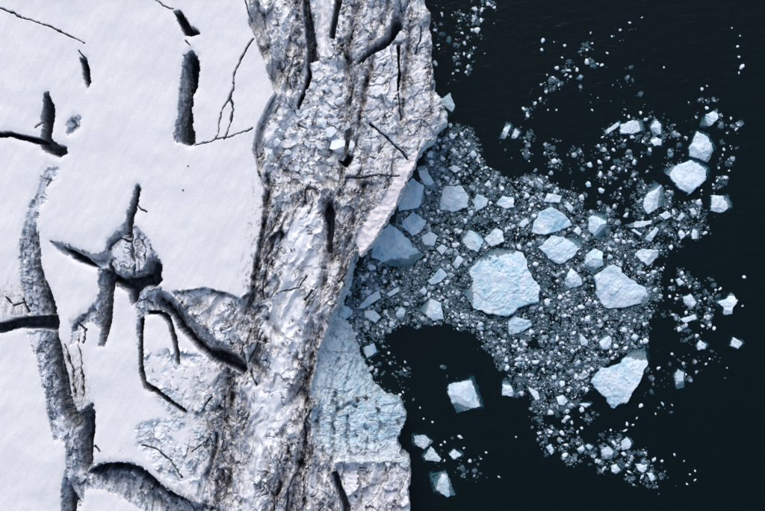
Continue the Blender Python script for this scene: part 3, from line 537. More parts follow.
# ------------------------------------------------------------------ loose ice blocks in the rubble
def hull(seed, n=18, sq=(1, 1, 0.75)):
    r = np.random.default_rng(seed); bm = bmesh.new()
    for _ in range(n):
        p = r.normal(size=3); p /= np.abs(p).max() ** 0.75 * np.linalg.norm(p) ** 0.25
        p *= 0.8 + 0.25 * r.random(); bm.verts.new(p * np.array(sq))
    res = bmesh.ops.convex_hull(bm, input=bm.verts)
    bmesh.ops.delete(bm, geom=[g for g in res["geom_interior"] if isinstance(g, bmesh.types.BMVert)], context='VERTS')
    me = bpy.data.meshes.new("ice_block"); bm.to_mesh(me); bm.free(); me.materials.append(M_ICE); return me
HULLS = [hull(500 + i) for i in range(7)]
BLK = [  # x, y, radius x, radius y, turn, label
 (338, 144, 7.5, 8, 20, "large rounded white block above the black pocket in the rubble"), (331, 131, 6, 7, 50, "smooth white block up and left of the largest rubble block"), (335, 120, 4, 3.5, 10, "small round block topping the cluster of rubble blocks"),
 (345, 125, 5, 5, 70, "white block against the ridge at the top of the rubble cluster"), (269, 152, 4, 9, -30, "long white block at the lower left foot of the chute"), (275, 140, 4, 5.5, -35, "squared block just above the long white block at the chute's left foot"),
 (279, 130, 3, 3, 0, "small grey block in the blue furrow left of the chute"), (334, 158, 4, 9, 60, "slanting slab below the largest rubble block"), (318, 145, 2.2, 6, -50, "thin white slat left of the largest rubble block"),
 (352, 145, 4, 6, 0, "grey block in shade right of the largest rubble block"), (322, 122, 5, 4.5, 30, "angular block at the left end of the rubble cluster")]
r = random.Random(3); k = 0
while k < 44:
    x, y = r.uniform(270, 350), r.uniform(62, 182)
    if m_chute[np.searchsorted(GYA, y), np.searchsorted(GXA, x)] < 0.9 or any((x - b[0]) ** 2 + (y - b[1]) ** 2 < (b[2] + 3.2) ** 2 for b in BLK): continue
    s = r.uniform(1.5, 3.4) if y < 118 or x < 305 else r.uniform(2, 4); k += 1
    BLK.append((x, y, s, s * r.uniform(0.8, 1.5), r.uniform(0, 180), None))
NAMED = [(b[0], b[1], n) for b, n in zip(BLK[:11], ("the largest rubble block", "the smooth white block", "the round block topping the cluster", "the block against the ridge", "the long white block", "the squared block", "the small block in the furrow", "the slanting slab", "the thin white slat", "the shaded grey block", "the angular block"))] + [(330, 70, "the chute's upper end"), (315, 90, "the chute's upper middle"), (340, 95, "the chute's upper right flank"), (300, 110, "the chute's left flank"), (300, 160, "the chute's lower left"), (320, 175, "the chute's bottom end"), (318, 108, "the chute's centre")]
BSEEN = set()
def block_label(x, y, s):
    d, lx, ly, nm = min((math.hypot(x - q[0], y - q[1]), q[0], q[1], q[2]) for q in NAMED)
    k = int(round(math.degrees(math.atan2(-(y - ly), x - lx)) / 45)) % 8; c = nm.startswith("the chute")
    sd = ("right part of", "upper right part of", "top part of", "upper left part of", "left part of", "lower left part of", "bottom part of", "lower right part of")[k] if c else ("right of", "above right of", "above", "above left of", "left of", "below left of", "below", "below right of")[k]
    return ("tiny" if s < 2.1 else "small" if s < 2.9 else "middling") + " broken white block " + ("in the " if c else "") + sd + " " + nm
for i, (x, y, rx, ry, a, lab) in enumerate(BLK):
    lab = lab or block_label(x, y, rx)
    while lab in BSEEN: lab = lab.replace("broken white", "chipped white") if "broken" in lab else lab.replace("chipped white", "angular white")
    BSEEN.add(lab)
    z = ground(x, y); o = bpy.data.objects.new("ice_block", HULLS[i % 7]); COL.objects.link(o)
    sc = S * KG; o.location = ((x - 382.5) * sc, -(y - 255.5) * sc, (z + 0.15 * min(rx, ry)) * S)
    o.scale = (rx * sc, ry * sc, 0.8 * min(rx, ry) * sc); o.rotation_euler = (r.uniform(-.25, .25), r.uniform(-.25, .25), -math.radians(a))
    o["blueness"] = 0.08; o["stripes"] = 0.0; o["bare_sides"] = 0.12; tag(o, lab, "ice block", "ice blocks fallen into the chute")

# ------------------------------------------------------------------ icebergs
def berg_mesh(name, pts, h, seed, dip, rough=1.0):
    """pts: outline (local, map units, y up) at the sea surface. A faceted, tilted, broken slab whose foot spreads under water."""
    r = np.random.default_rng(seed); ox, oy, oz = r.random(3) * 90
    per = np.hypot(*(np.roll(pts, -1, 0) - pts).T).sum(); size = per / 3.6; c = pts.mean(0)
    foot = 1.6 + 0.10 * size; st = float(np.clip(size / 46, 0.30, 0.55))
    lo = pts.min(0) - foot - 1; hi = pts.max(0) + foot + 1
    x, y = np.meshgrid(np.arange(lo[0], hi[0], st, dtype=f32), np.arange(lo[1], hi[1], st, dtype=f32))
    sc = 0.16 * size + 1.2
    qx = x + (0.05 * size + 0.4) * fbm(x / sc + ox, y / sc + oy, 3, 401); qy = y + (0.05 * size + 0.4) * fbm(x / sc + oy, y / sc + oz, 3, 404)
    sd = sdist(pts[:, 0], pts[:, 1], qx, qy)
    da = math.radians(dip); dv = np.array([math.cos(da), math.sin(da)]); px, py = x - c[0], y - c[1]; ext = np.abs((pts - c) @ dv).max()
    z = h * (0.64 - 0.68 * (px * dv[0] + py * dv[1]) / ext)                      # the slab leans towards the dipping side
    for _ in range(4):
        a = r.random() * 6.283; g = h * r.uniform(0.6, 1.7) / ext; z = np.minimum(z, h * r.uniform(0.7, 1.1) - g * np.maximum(0, px * math.cos(a) + py * math.sin(a) - ext * r.uniform(-0.1, 0.45)))
    d1, d2, cv = worley(qx / (0.30 * size) + ox, qy / (0.24 * size) + oy, seed + 3)
    fr = fbm(x / (0.30 * size) + oy, y / (0.30 * size) + ox, 4, 411, 0.55)
    z = z + h * (0.13 * (cv - 0.5) + 0.22 * fr - 0.025 * np.exp(-((d2 - d1) / 0.07) ** 2) - 0.04 * sst(0.07, 0.01, np.abs(fbm(x / (0.5 * size) + oz, y / (0.25 * size) + oy, 3, 421)))) + rough * (0.15 * fbm(x / 2.2 + ox, y / 2.2, 3, 415) + 0.05 * pn(x / 0.9, y / 0.9 + oz, 418))
    if rough > 2:
        e1, e2, ev = worley(x / 3.2 + oz, y / 3.2 + ox, seed + 5); z = z + sst(-0.1, 0.2, fr) * (1.3 * (ev - 0.5) - 0.7 * e1)
    wallh = 0.35 + 0.5 * h + 2.2 * np.clip(sd, 0, 6) * (0.5 + 0.5 * cv)
    z = np.where(sd > 0, np.minimum(z, wallh), -0.9 + sd * (9.0 - 7.6 * sst(0.15, 0.9, (px * dv[0] + py * dv[1]) / ext)) * (1.2 + 0.5 * fr)) ; ed = sst(-0.45, 0.35, sd)
    z = np.where(np.abs(sd) < 0.45, mix(-0.8, np.minimum(z, wallh) if False else np.where(sd > 0, z, 0.35 + 0.4 * h), ed), z)
    z = np.maximum(z, -26.0); ny, nx = x.shape; idx = np.arange(nx * ny, dtype=np.int32).reshape(ny, nx)
    k = sd > -foot; k = k[1:, 1:] & k[:-1, 1:] & k[1:, :-1] & k[:-1, :-1]
    q = np.stack([idx[:-1, :-1], idx[:-1, 1:], idx[1:, 1:], idx[1:, :-1]], -1)[k]
    u, inv = np.unique(q, return_inverse=True); V = np.stack([x, y, z], -1).reshape(-1, 3)[u] * S
    me = raw_mesh(name, V, inv.reshape(-1, 4)); me.materials.append(M_ICE); return me

BERGS = [  # label, outline, freeboard, blueness, stripes, stripe direction (deg), dipping side (deg)
 ("broad crumbled white and blue iceberg, largest of the pack, near its middle", "468,268 490,249 503,247 525,252 529,270 541,287 539,302 520,308 508,316 487,315 473,309 463,294 474,282", 10, .75, .2, 40, 170),
 ("large pale striped iceberg with a square left side, right of the pack's middle", "594,275 613,264 621,268 624,275 641,285 652,295 648,302 620,309 604,308 596,294", 9, .3, .75, -40, 10),
 ("large tapering iceberg with a pointed lower tip, south side of the pack", "590,383 598,369 619,363 629,353 645,348 647,364 640,383 626,403 612,408 602,395", 8, .7, .1, 30, 60),
 ("big blue wedge of ice at the foot of the cliff under the pink rim", "371,246 378,234 390,223 408,238 424,255 410,267 393,267 372,257", 9, .9, .8, -40, 200),
 ("blue slab wedged against the cliff beneath the rim, above the big wedge", "398,190 404,184 413,178 424,186 425,201 418,208 399,211 396,200", 7, .9, .6, 80, 180),
 ("slim pointed blue floe beside the cliff corner", "418,167 425,165 436,186 438,193 427,188 419,176", 4, .8, .5, -60, 0),
 ("square pale floe with fine stripes, alone above the big blue wedge", "442,186 462,186 469,197 467,208 452,212 440,210", 7, .35, .6, 80, 250),
 ("angular blue floe between the wedged slab and the big wedge", "402,221 413,212 427,221 421,233 412,236 402,227", 6, .85, .2, 30, 200),
 ("clearly ribbed pale iceberg right of the largest iceberg's top", "538,247 552,236 580,239 583,246 572,258 558,265 548,258", 8, .2, .9, -55, 0),
 ("blue-topped iceberg just above the ribbed one", "532,226 540,211 552,207 564,214 573,225 559,231 543,235 532,233", 7, .85, .2, 20, 170),
 ("upright pale iceberg with dark ribs, right of the blue-topped one", "588,219 595,213 606,211 607,237 598,240 589,231", 7, .3, .6, 10, 180),
 ("blue block just above the large striped iceberg", "584,256 595,248 603,252 603,265 592,272 585,266", 6, .8, .3, 60, 240),
 ("small triangular white iceberg between the largest and the striped ones", "563,291 565,279 571,267 583,280 582,285", 6, .3, .2, 0, 0),
 ("pale block touching the lower right of the largest iceberg", "508,321 513,316 531,321 532,326 520,333 509,335", 5, .7, .2, 30, 250),
 ("nearly square blue-white iceberg alone in the dark water below the pack", "449,384 471,379 481,406 457,413 448,395", 6, .6, .45, 70, 10),
 ("light blue berg near the bottom edge, below the twin floes", "432,475 446,471 455,495 447,497 436,490", 5, .6, .3, 30, 200),
 ("upper of the touching twin floes off the lower cliff", "414,436 425,435 433,442 424,449 415,445", 4, .4, .1, 0, 180),
 ("lower of the touching twin floes off the lower cliff", "424,457 431,446 441,459 439,462 426,460", 4, .4, .1, 40, 180),
 ("small rough floe right of the twin floes", "449,454 454,449 462,455 454,460", 3, .4, .1, 40, 0),
 ("blue triangular berg beside the cliff's upper corner", "438,101 450,93 455,107 452,112", 5, .8, .3, 40, 180),
 ("white iceberg with a dark submerged shoulder, middle of the northeast trio", "689,148 697,131 708,137 714,150 708,162 689,156", 6, .3, .3, 30, 40),
 ("kite-shaped white iceberg, largest of the northeast trio", "663,170 691,160 707,169 706,179 690,194 679,189", 7, .4, .3, -30, 40),
 ("small white iceberg, uppermost of the northeast trio", "703,125 706,115 717,109 718,119 710,126", 5, .2, .4, 20, 200),
 ("tall white floe left below the kite-shaped iceberg", "644,198 655,181 663,186 664,205 648,214 643,207", 6, .4, .4, 30, 180),
 ("oblong white floe at the north edge of the pack", "620,125 632,120 642,122 643,130 632,134 620,134", 5, .15, .3, 60, 0),
 ("thin sliver touching the left of the oblong white floe", "604,131 619,122 620,125 608,134", 3, .2, .2, 60, 0),
 ("almond-shaped white floe right of the oblong one", "650,127 655,117 661,125 661,134 654,136", 4, .15, .3, 20, 0),
 ("small white floe under the almond-shaped one", "650,140 654,136 662,140 661,145 654,146", 3, .2, .1, 0, 0),
 ("white floe alone east of the kite-shaped iceberg", "711,195 727,196 731,206 722,213 711,211", 5, .15, .2, 60, 0),
 ("three-cornered white berg alone by the right edge", "717,302 726,299 732,293 738,301 733,308 732,314 724,315 723,307", 5, .2, .1, 40, 170),
 ("small pale berg below the three-cornered one by the right edge", "730,346 733,337 743,343 738,349", 4, .2, .1, 40, 0),
 ("oval pale berg alone right of the tapering iceberg", "674,376 678,369 684,373 683,387 677,389", 4, .3, .1, 10, 0),
 ("round pale floe in the eastern cluster", "683,297 691,294 697,303 691,309 684,303", 3, .3, .1, 20, 0),
 ("flat oblong floe at the bottom of the eastern cluster", "680,319 696,314 697,319 684,323", 3, .2, .2, 60, 0),
 ("pale floe just below the eastern cluster", "696,346 700,340 707,345 705,349 698,350", 3, .2, .2, 0, 0),
 ("broad white floe above right of the large striped iceberg", "634,254 641,249 658,250 659,256 648,266 640,260", 5, .2, .4, 30, 180),
 ("slanting white floe above the broad one at the pack's east side", "644,239 656,227 659,229 651,242", 4, .2, .3, 40, 0),
 ("long thin white floe with a pointed left end, east side of the pack", "625,226 636,222 652,220 652,224 638,228", 3, .15, .2, 60, 0),
 ("thin sliver below the long pointed floe", "631,230 634,229 642,234 640,236", 2, .15, .2, 60, 0),
 ("pale floe below the tall white floe", "659,215 667,211 672,216 665,220", 3, .2, .2, 60, 0),
 ("slanted small floe right of the pale one below the tall floe", "676,220 682,212 686,215 680,221", 3, .2, .2, 30, 0),
 ("small white floe at the pack's northeast rim", "689,209 694,208 697,214 693,218", 3, .1, .1, 0, 0),
 ("left of the pair of upright floes at the east rim", "678,234 681,228 686,235 681,240", 3, .1, .2, 0, 0),
 ("right of the pair of upright floes at the east rim", "691,234 694,227 699,231 698,239 692,239", 3, .1, .2, 0, 0),
 ("small white floe at the top of the eastern cluster", "676,280 679,278 685,283 679,286", 3, .1, .1, 60, 0),
 ("pale pointed floe at the pack's southwest rim", "502,395 503,381 507,378 515,394 512,397", 4, .2, .2, 20, 0),
 ("five-sided pale floe upper left of the largest iceberg", "484,239 496,228 503,231 504,242 491,247", 5, .3, .4, 40, 180),
 ("blue-white floe on the pack's north side left of the blue-topped iceberg", "496,204 502,196 514,198 514,207 505,209", 4, .6, .2, 20, 180),
 ("ragged pale floe right of the square striped floe", "473,202 477,194 489,199 486,206 476,212", 4, .5, .2, 60, 0),
 ("blue floe between the square floe and the largest iceberg", "462,240 468,230 480,233 484,241 478,252 468,249", 5, .65, .2, 40, 200),
 ("pale blue floe at the edge of the dark bay left of the largest iceberg", "418,309 431,298 441,303 444,319 434,321", 5, .6, .3, 40, 90),
 ("notched blue floe below the big wedge", "428,281 441,268 448,275 441,282 431,285", 4, .6, .4, 40, 200),
 ("pale floe leaning to the notched blue one", "452,265 458,255 465,259 457,269", 4, .3, .3, 30, 0),
 ("grey floe right of the angular blue floe", "421,237 430,231 438,236 434,246 424,245", 3, .4, .1, 30, 200),
 ("small five-sided floe right of the big wedge's upper end", "436,249 442,244 448,248 442,255", 3, .3, .1, 30, 0),
 ("long grey-blue floe parallel to the cliff foot", "357,309 368,296 379,290 381,298 365,308", 4, .5, .4, 60, 230),
 ("blue triangular block in the corner of the cliff", "336,318 340,303 353,310 352,315 343,321", 6, .8, .2, 50, 0),
 ("narrow grey floe below the big wedge", "386,294 399,286 401,290 390,297", 3, .3, .2, 60, 0),
 ("grey-blue floe below the long floe at the cliff foot", "364,311 374,310 381,317 375,323 365,317", 3, .5, .1, 60, 90),
 ("upright grey floe at the edge of the dark bay", "395,315 401,306 406,310 402,322", 3, .5, .2, 20, 0),
 ("small white floe above the pale blue one at the dark bay", "419,292 424,286 427,290 425,296", 3, .2, .1, 0, 0),
 ("ragged white floe above the blue-topped iceberg", "543,202 548,193 562,196 560,203", 4, .3, .2, 60, 0),
 ("slanted white floe right above the blue-topped iceberg", "564,205 568,202 575,209 571,213", 3, .2, .2, 40, 0),
 ("small block between the blue-topped and the upright ribbed icebergs", "573,231 578,226 582,231 579,236", 3, .2, .1, 0, 0),
 ("slanting pale floe left of the blue-topped iceberg", "516,225 526,218 533,219 523,228", 3, .3, .3, 50, 0),
 ("oval white floe off the cliff's upper corner", "448,168 454,165 462,169 455,173", 3, .2, .1, 60, 0),
 ("small white floe right of the oval one off the cliff corner", "469,154 474,149 477,155 473,159", 3, .2, .1, 20, 0),
 ("triangular white chip at the pack's upper left rim", "484,185 489,180 492,186 487,187", 2.5, .1, .1, 20, 0),
 ("slim leaning floe alone above the pack", "500,138 507,122 511,126 505,139", 3, .2, .4, 20, 0),
 ("broken floe right of the slim leaning one", "511,138 515,129 520,132 516,139", 3, .3, .2, 20, 0),
 ("rounded pale floe above the tapering iceberg", "599,342 605,333 612,338 611,349 602,350", 4, .35, .1, 20, 0),
 ("grey slanted floe left of the rounded pale one", "578,331 588,341 588,347 581,345", 3, .3, .2, 40, 0),
 ("small pale floe right of the rounded one", "631,338 634,332 639,337 635,342", 3, .3, .1, 0, 0),
 ("square pale floe in the southern tail", "601,450 608,446 614,452 611,459 602,459", 4, .2, .2, 20, 0),
 ("round pale floe right above the square one in the southern tail", "621,442 627,437 632,443 629,449 622,450", 3, .3, .1, 20, 0),
 ("rounded floe below the square one in the southern tail", "611,466 616,464 621,470 616,474 612,472", 3, .3, .1, 20, 0),
 ("white three-cornered floe towards the end of the southern tail", "635,464 647,464 647,469 642,473 638,470", 3, .15, .1, 20, 0),
 ("last pale floe at the end of the southern tail", "647,473 652,473 656,479 651,482", 3, .2, .1, 20, 0),
 ("oval white floe at the left bend of the southern tail", "546,447 551,444 554,451 551,455", 3, .15, .1, 20, 0),
 ("right one of two small floes inside the southern tail's bend", "585,446 589,444 593,447 590,451", 3, .2, .1, 20, 0),
 ("left one of two small floes inside the southern tail's bend", "577,449 583,445 585,450 580,454", 3, .3, .1, 20, 0),
 ("slanted grey-blue floe at the pack's south edge", "526,385 538,392 540,399 536,401", 3, .4, .2, 50, 0),
 ("grey floe left of the tapering iceberg's tip", "556,397 563,395 568,401 563,406 558,404", 3, .35, .1, 20, 0),
 ("small pale floe close left of the tapering iceberg's tip", "579,404 585,403 591,404 586,408", 3, .2, .1, 60, 0),
 ("half-sunk blue block off the blue ice face", "362,348 374,343 377,352 367,358", 2, .6, .1, 60, 300),
]
BPOLY = []
for i, (lab, s, h, bl, stp_, sa, dp) in enumerate(BERGS):
    pts = P(s).astype(np.float64); BPOLY.append(pts); c = pts.mean(0); th = math.radians(sa)
    loc = np.stack([pts[:, 0] - c[0], -(pts[:, 1] - c[1])], 1)
    # what stands above the water is nearer the camera; keep the waterline a little inside the outline
    loc *= 0.985; co, si_ = math.cos(-th), math.sin(-th); rl = np.stack([loc[:, 0] * co - loc[:, 1] * si_, loc[:, 0] * si_ + loc[:, 1] * co], 1)
    if ((rl[:, 0] * np.roll(rl[:, 1], -1) - np.roll(rl[:, 0], -1) * rl[:, 1]).sum()) < 0: rl = rl[::-1]
    o = bpy.data.objects.new("iceberg", berg_mesh("iceberg", rl, h * 0.8, 900 + i, dp - sa, rough=2.4 if i in (0, 2, 13, 16) else 1.0)); COL.objects.link(o)
    o.location = W(c[0], c[1], 0); o.rotation_euler.z = th; o["blueness"] = bl; o["stripes"] = stp_; o["bare_sides"] = 0.7
    tag(o, lab, "iceberg" if h >= 4.5 else "ice floe", "icebergs and floes in the water")
    if h < 4.5: o.name = "ice_floe"; o.data.name = "ice_floe"

# ------------------------------------------------------------------ single ice fragments one can pick out
FR = """442,14.6,2.4 435,30,2.2 438,45,2 452,15,1 439,49,1 475,9,3 481.6,10,2.5 488,4,2.6 494,7.5,1.8 477,30,3.4 462,33,2.3 481,20,2.5 464.7,43.5,2.5 464,54,2.2 469,56,2.6 471.8,30,2 473,16.5,1.8 459,21,1.6 463.5,15,1.6 468,66.6,2.2 466,72,1.8 457.6,70.6,1.8 453,73.4,1.4 473.6,48,1.4 484.7,53.4,1
543,40.5,2.6 542,50,2.2 590.6,33,1.4 586.6,61.6,3.6 577,70,2.4 568.7,70.6,2.6 570.6,76.7,1.8 566,75,1.8 557,68,2.6 558.8,85,1.6 546,91.8,2.2 562,57.6,1.2 564.7,45.4,1.6 554,42,1 597.6,64,1.4 592,110,1.5 587,50,1.8 592,43.5,1.4 523.5,108.7,2.4 527.8,115.8,2.8 535,103.5,2.2 540,98.8,1.8 541,84.7,1.4 553,77.6,1.8 547,75,1.2 548,110,1 556.5,110,1.1
642,17.6,1.4 629.7,22.8,1.5 620,30,1.8 612,36.5,1.6 607,53,1.6 602,65,2.2 663.8,67.5,1.5 742,66.6,3.2 739,57,1.6 737.5,46.6,1.6 740,35.8,1 731.8,28,1 739,72.7,1.3 702,89,1.8 707,86,1.3
707,108,2.2 714,101,1.2 696,117.6,1.5 613.7,150,2.4 589.7,164.7,3.4 599.6,162,3.4 612.8,168,2.8 600,174.6,3.2 588.5,184.7,3.4 601.5,190.6,3.6 608.5,158,2 649.7,149.6,2.4 632,137,2.2 643,141.6,2.4 625,140.7,1.8 602.6,137,1.6 645.7,119.5,2.8 640.8,113,2.2 626,170.6,1.6 627,156.5,1.8 641.5,156.5,1.2 686,137.6,1.8 731,118.4,1.6 738,125.4,1.4 735.6,130,1.3 727,133,1.2 724,149.4,1.6 722.6,155,1.5 719,168,1.4 725.5,178,2.4 717,180.7,1.8 713,184.7,1.6 729,170.6,1.3 701.5,190.6,1.6
744,277,2.2 742.6,306,1.3 686,312.5,2.2 673,315,2 705,233,2.6 671,247.5,2.8 654,272,2.6 661.5,269.6,2.2 655,290,2.6 672,281,2 669.7,296.5,2.2 720,289,2 715.6,290,1.6 700,301,2 705,298.8,1.8 709.7,309.4,1.8 705,317,1.8 609.7,249,2.8 609.7,257,3.4 614.4,206,2.4 626,215,2.6 698,217.6,1.8 688,233,2.2 689.7,287,2
672,354,2 658.6,368,2.4 641,405.6,2.8 662.6,404,2.2 655.6,413.8,1.2 686,374.5,1.4 714,328.6,2.4 702.6,326,2 696.8,335.7,2.4 686,325,2.4 706,364,1.4 727,368,1.2 709.7,359,1.2 672,405,1.2 627,424,2.4 636.8,418,1.4 633,425,1.5
625,430.5,2.4 550.6,432,2.6 562,433,3.2 581.6,428,1.8 577.6,432,1.8 566,445,2.6 564.7,455.7,3.4 596.5,461,2.2 604.7,467.5,2 627,465.6,2.2 629.4,472,2.2 654,459.7,3 645.4,453,1.8 674.4,454.5,1.6 684,461,1.2 690,474.5,1.2 695,471,1.4 695,480,1.4 687,484,1.3 642,477,2.4 623.5,454,2.6 662,461,1.6 540,433,2.2 571.8,422.8,2 610.6,430,1.6
460,437,3 464,448,1.5 470,461,2.4 441,445,1.8 444.7,442,1.6 420,407.8,1.1 423.5,418.8,1.2 432.5,422,1.4 481,458.8,1.2 486,452.5,1.4 516,437,1 499,477,1.8 404.7,370.6,1.5 389,353,2 405,362,1.6 400,395,2.2 403,392,1.4"""
FR = [tuple(float(v) for v in q.split(',')) for q in FR.split()]
# density of broken ice: pack polygons with soft rims
PACK = [("430,150 445,128 470,122 480,150 500,175 520,178 545,178 575,196 610,205 630,232 652,262 662,292 655,335 640,352 612,360 590,388 560,412 545,440 534,432 528,398 505,378 488,350 472,334 446,326 425,324 400,326 382,340 362,346 348,330 345,310 352,285 362,258 400,214 412,190", 1.0, 5),
 ("505,150 520,120 545,140 580,150 600,135 640,110 668,120 690,150 660,165 640,180 628,205 600,200 570,190 540,170", 0.22, 9), ("628,205 640,178 668,190 700,196 714,210 700,240 668,250 650,262 634,232", 0.55, 6),
 ("655,262 680,268 712,284 722,300 708,330 690,345 668,318 655,300", 0.42, 6), ("540,400 580,395 600,420 575,430 585,442 620,430 640,445 660,472 672,486 655,490 625,478 590,468 555,460 536,440", 0.45, 5),
 ("458,-60 482,-60 500,0 486,30 476,50 472,75 452,82 456,45 456,10", 0.22, 4), ("520,122 528,98 548,70 575,60 590,35 598,60 575,82 552,92 535,118", 0.2, 5), ("612,38 640,14 646,20 618,44", 0.15, 4),
 ("690,100 714,98 720,108 700,118", 0.25, 4), ("715,110 736,125 734,160 728,182 712,190 722,160 722,130", 0.28, 4), ("425,148 440,130 452,128 470,160 450,180", 0.5, 5), ("660,165 672,140 690,118 684,150 672,172", 0.18, 5),
 ("436,440 455,440 462,466 490,450 498,440 490,470 468,490 440,470", 0.07, 6), ("355,345 382,345 410,370 408,400 392,400 372,380", 0.16, 6), ("430,-40 445,-40 446,50 434,60", 0.1, 3), ("640,360 690,350 720,350 730,372 690,380 650,420 640,400", 0.05, 10), ("575,120 605,115 640,105 640,60 560,80", 0.03, 12), ("440,360 445,400 452,380", 0.1, 6)]
DX, DY = np.meshgrid(np.arange(340, 800, 0.5, dtype=f32), np.arange(-70, 560, 0.5, dtype=f32))
dens = np.zeros(DX.shape, f32); dwx = 7 * fbm(DX / 26, DY / 26, 3, 601); dwy = 7 * fbm(DX / 26 + 60, DY / 26, 3, 604)
for s, wgt, soft in PACK:
    p = P(s); dens = np.maximum(dens, wgt * sst(-soft, soft, sdist(p[:, 0], p[:, 1], DX + dwx, DY + dwy)))
for x, y, rx, ry in ((590, 203, 10, 9), (600, 428, 16, 7), (440, 350, 42, 22), (550, 418, 7, 8), (672, 262, 9, 6), (655, 330, 7, 24), (532, 345, 8, 5), (556, 175, 9, 6), (560, 430, 4, 8), (470, 178, 6, 8)):
    dens *= 1 - np.exp(-(((DX - x) / rx) ** 2 + ((DY - y) / ry) ** 2) ** 2)
cl = fbm(DX / 13, DY / 13, 4, 611, 0.6)
dens = dens * (0.35 + 1.3 * sst(-0.35, 0.35, cl)) * np.where(dens < 0.5, sst(-0.1, 0.3, cl) * 1.5, 1.0)
bergd = np.full(DX.shape, -99.0, f32)
for p in BPOLY:
    x0, x1 = p[:, 0].min() - 8, p[:, 0].max() + 8; y0, y1 = p[:, 1].min() - 8, p[:, 1].max() + 8
    sl = (slice(int((y0 + 70) * 2), int((y1 + 70) * 2)), slice(max(0, int((x0 - 340) * 2)), int((x1 - 340) * 2)))
    bergd[sl] = np.maximum(bergd[sl], sdist(p[:, 0], p[:, 1], DX[sl], DY[sl]))
gl_d = sdist(EDGE[:, 0], EDGE[:, 1], DX, DY)
dens = np.where(gl_d > -1.0, 0, dens); DN = dens / dens.sum()
def pick(n):
    ii = RNG.choice(DN.size, n, p=DN.ravel().astype(np.float64) / DN.astype(np.float64).sum())
    return DX.ravel()[ii] + RNG.random(n) * 0.5, DY.ravel()[ii] + RNG.random(n) * 0.5, bergd.ravel()[ii], dens.ravel()[ii]
def chunk_mesh(i):
    r = np.random.default_rng(700 + i); k = int(r.integers(6, 10)); a = np.sort(r.random(k) * 0.7 / k * 6.28 + np.arange(k) * 6.28 / k)
    rad = 0.75 + 0.4 * r.random(k); ax = np.array([1, 0.65 + 0.35 * r.random()])
    base = np.stack([np.cos(a) * rad, np.sin(a) * rad], 1) * ax; t = r.normal(size=2) * 0.22; hh = 0.55 + 0.4 * r.random()
    V = []
    for s, z, tl in ((0.7, -1.0, 0), (1.06, -0.5, 0), (1.0, 0.08, 0.2), (0.84, hh * 0.8, 1)):
        p = base * s * (1 + 0.06 * r.normal(size=(k, 1))); V.append(np.concatenate([p, (z + tl * (p @ t) + 0.05 * r.normal(size=k))[:, None]], 1))
    V = np.concatenate(V + [[[0.1, 0, hh * 1.1]], [[0, 0, -1.1]]]); i0 = np.arange(k); i1 = (i0 + 1) % k
    qd = np.concatenate([np.stack([j * k + i0, j * k + i1, (j + 1) * k + i1, (j + 1) * k + i0], 1) for j in range(3)])
    tr = np.concatenate([np.stack([3 * k + i0, 3 * k + i1, np.full(k, 4 * k)], 1), np.stack([i1, i0, np.full(k, 4 * k + 1)], 1)])
    return V, qd, tr
CH = [chunk_mesh(i) for i in range(14)]
CHM = []
for V, qd, tr in CH:
    me = raw_mesh("ice_fragment", V, qd, tr); me.materials.append(M_ICE); CHM.append(me)
nx_, ny_, bd_, dn_ = pick(4000); fr_all = list(FR)
for x, y, b, q in zip(nx_, ny_, bd_, dn_):
    if len(fr_all) >= 286: break
    rr = float(RNG.uniform(2.0, 3.9))
    if b > -rr * 1.05 or q < 0.3 or any((x - f[0]) ** 2 + (y - f[1]) ** 2 < (rr + f[2] + 1.5) ** 2 for f in fr_all): continue
    fr_all.append((float(x), float(y), rr))
LAND = [(503, 282, "the largest crumbled iceberg"), (618, 288, "the large striped iceberg"), (617, 378, "the tapering iceberg"), (398, 247, "the big blue wedge"), (455, 198, "the square striped floe"), (558, 250, "the ribbed iceberg"), (552, 221, "the blue-topped iceberg"), (597, 225, "the upright ribbed iceberg"), (464, 395, "the lone square iceberg"), (428, 447, "the twin floes"), (443, 484, "the bottom-edge blue berg"), (446, 102, "the blue triangular berg"), (701, 146, "the northeast trio's middle berg"), (686, 177, "the kite-shaped iceberg"), (631, 127, "the oblong white floe"), (655, 127, "the almond-shaped floe"), (720, 204, "the lone eastern floe"), (728, 303, "the three-cornered berg"), (736, 343, "the right-edge small berg"), (679, 379, "the oval berg"), (690, 301, "the eastern round floe"), (648, 257, "the broad white floe"), (607, 453, "the tail's square floe"), (641, 468, "the tail's three-cornered floe"), (550, 449, "the tail bend's oval floe"), (505, 388, "the pale pointed floe"), (432, 310, "the floe at the dark bay"), (494, 238, "the five-sided pale floe"), (506, 131, "the slim leaning floe"), (605, 342, "the rounded pale floe"), (653, 197, "the tall white floe"), (368, 302, "the long grey-blue floe"), (561, 400, "the grey tip floe"), (470, 20, "the narrow drift's top"), (465, 60, "the narrow drift's lower end"), (578, 68, "the loose arc's upper half"), (530, 110, "the loose arc's lower half"), (740, 50, "the upper right edge"), (625, 30, "the thin upper trail"), (688, 472, "the specks beyond the tail's end"), (595, 175, "the northern rounded floes"), (437, 30, "the cliff's top corner")]
SIDE = ("right of", "above right of", "above", "above left of", "left of", "below left of", "below", "below right of")
SEEN = {}
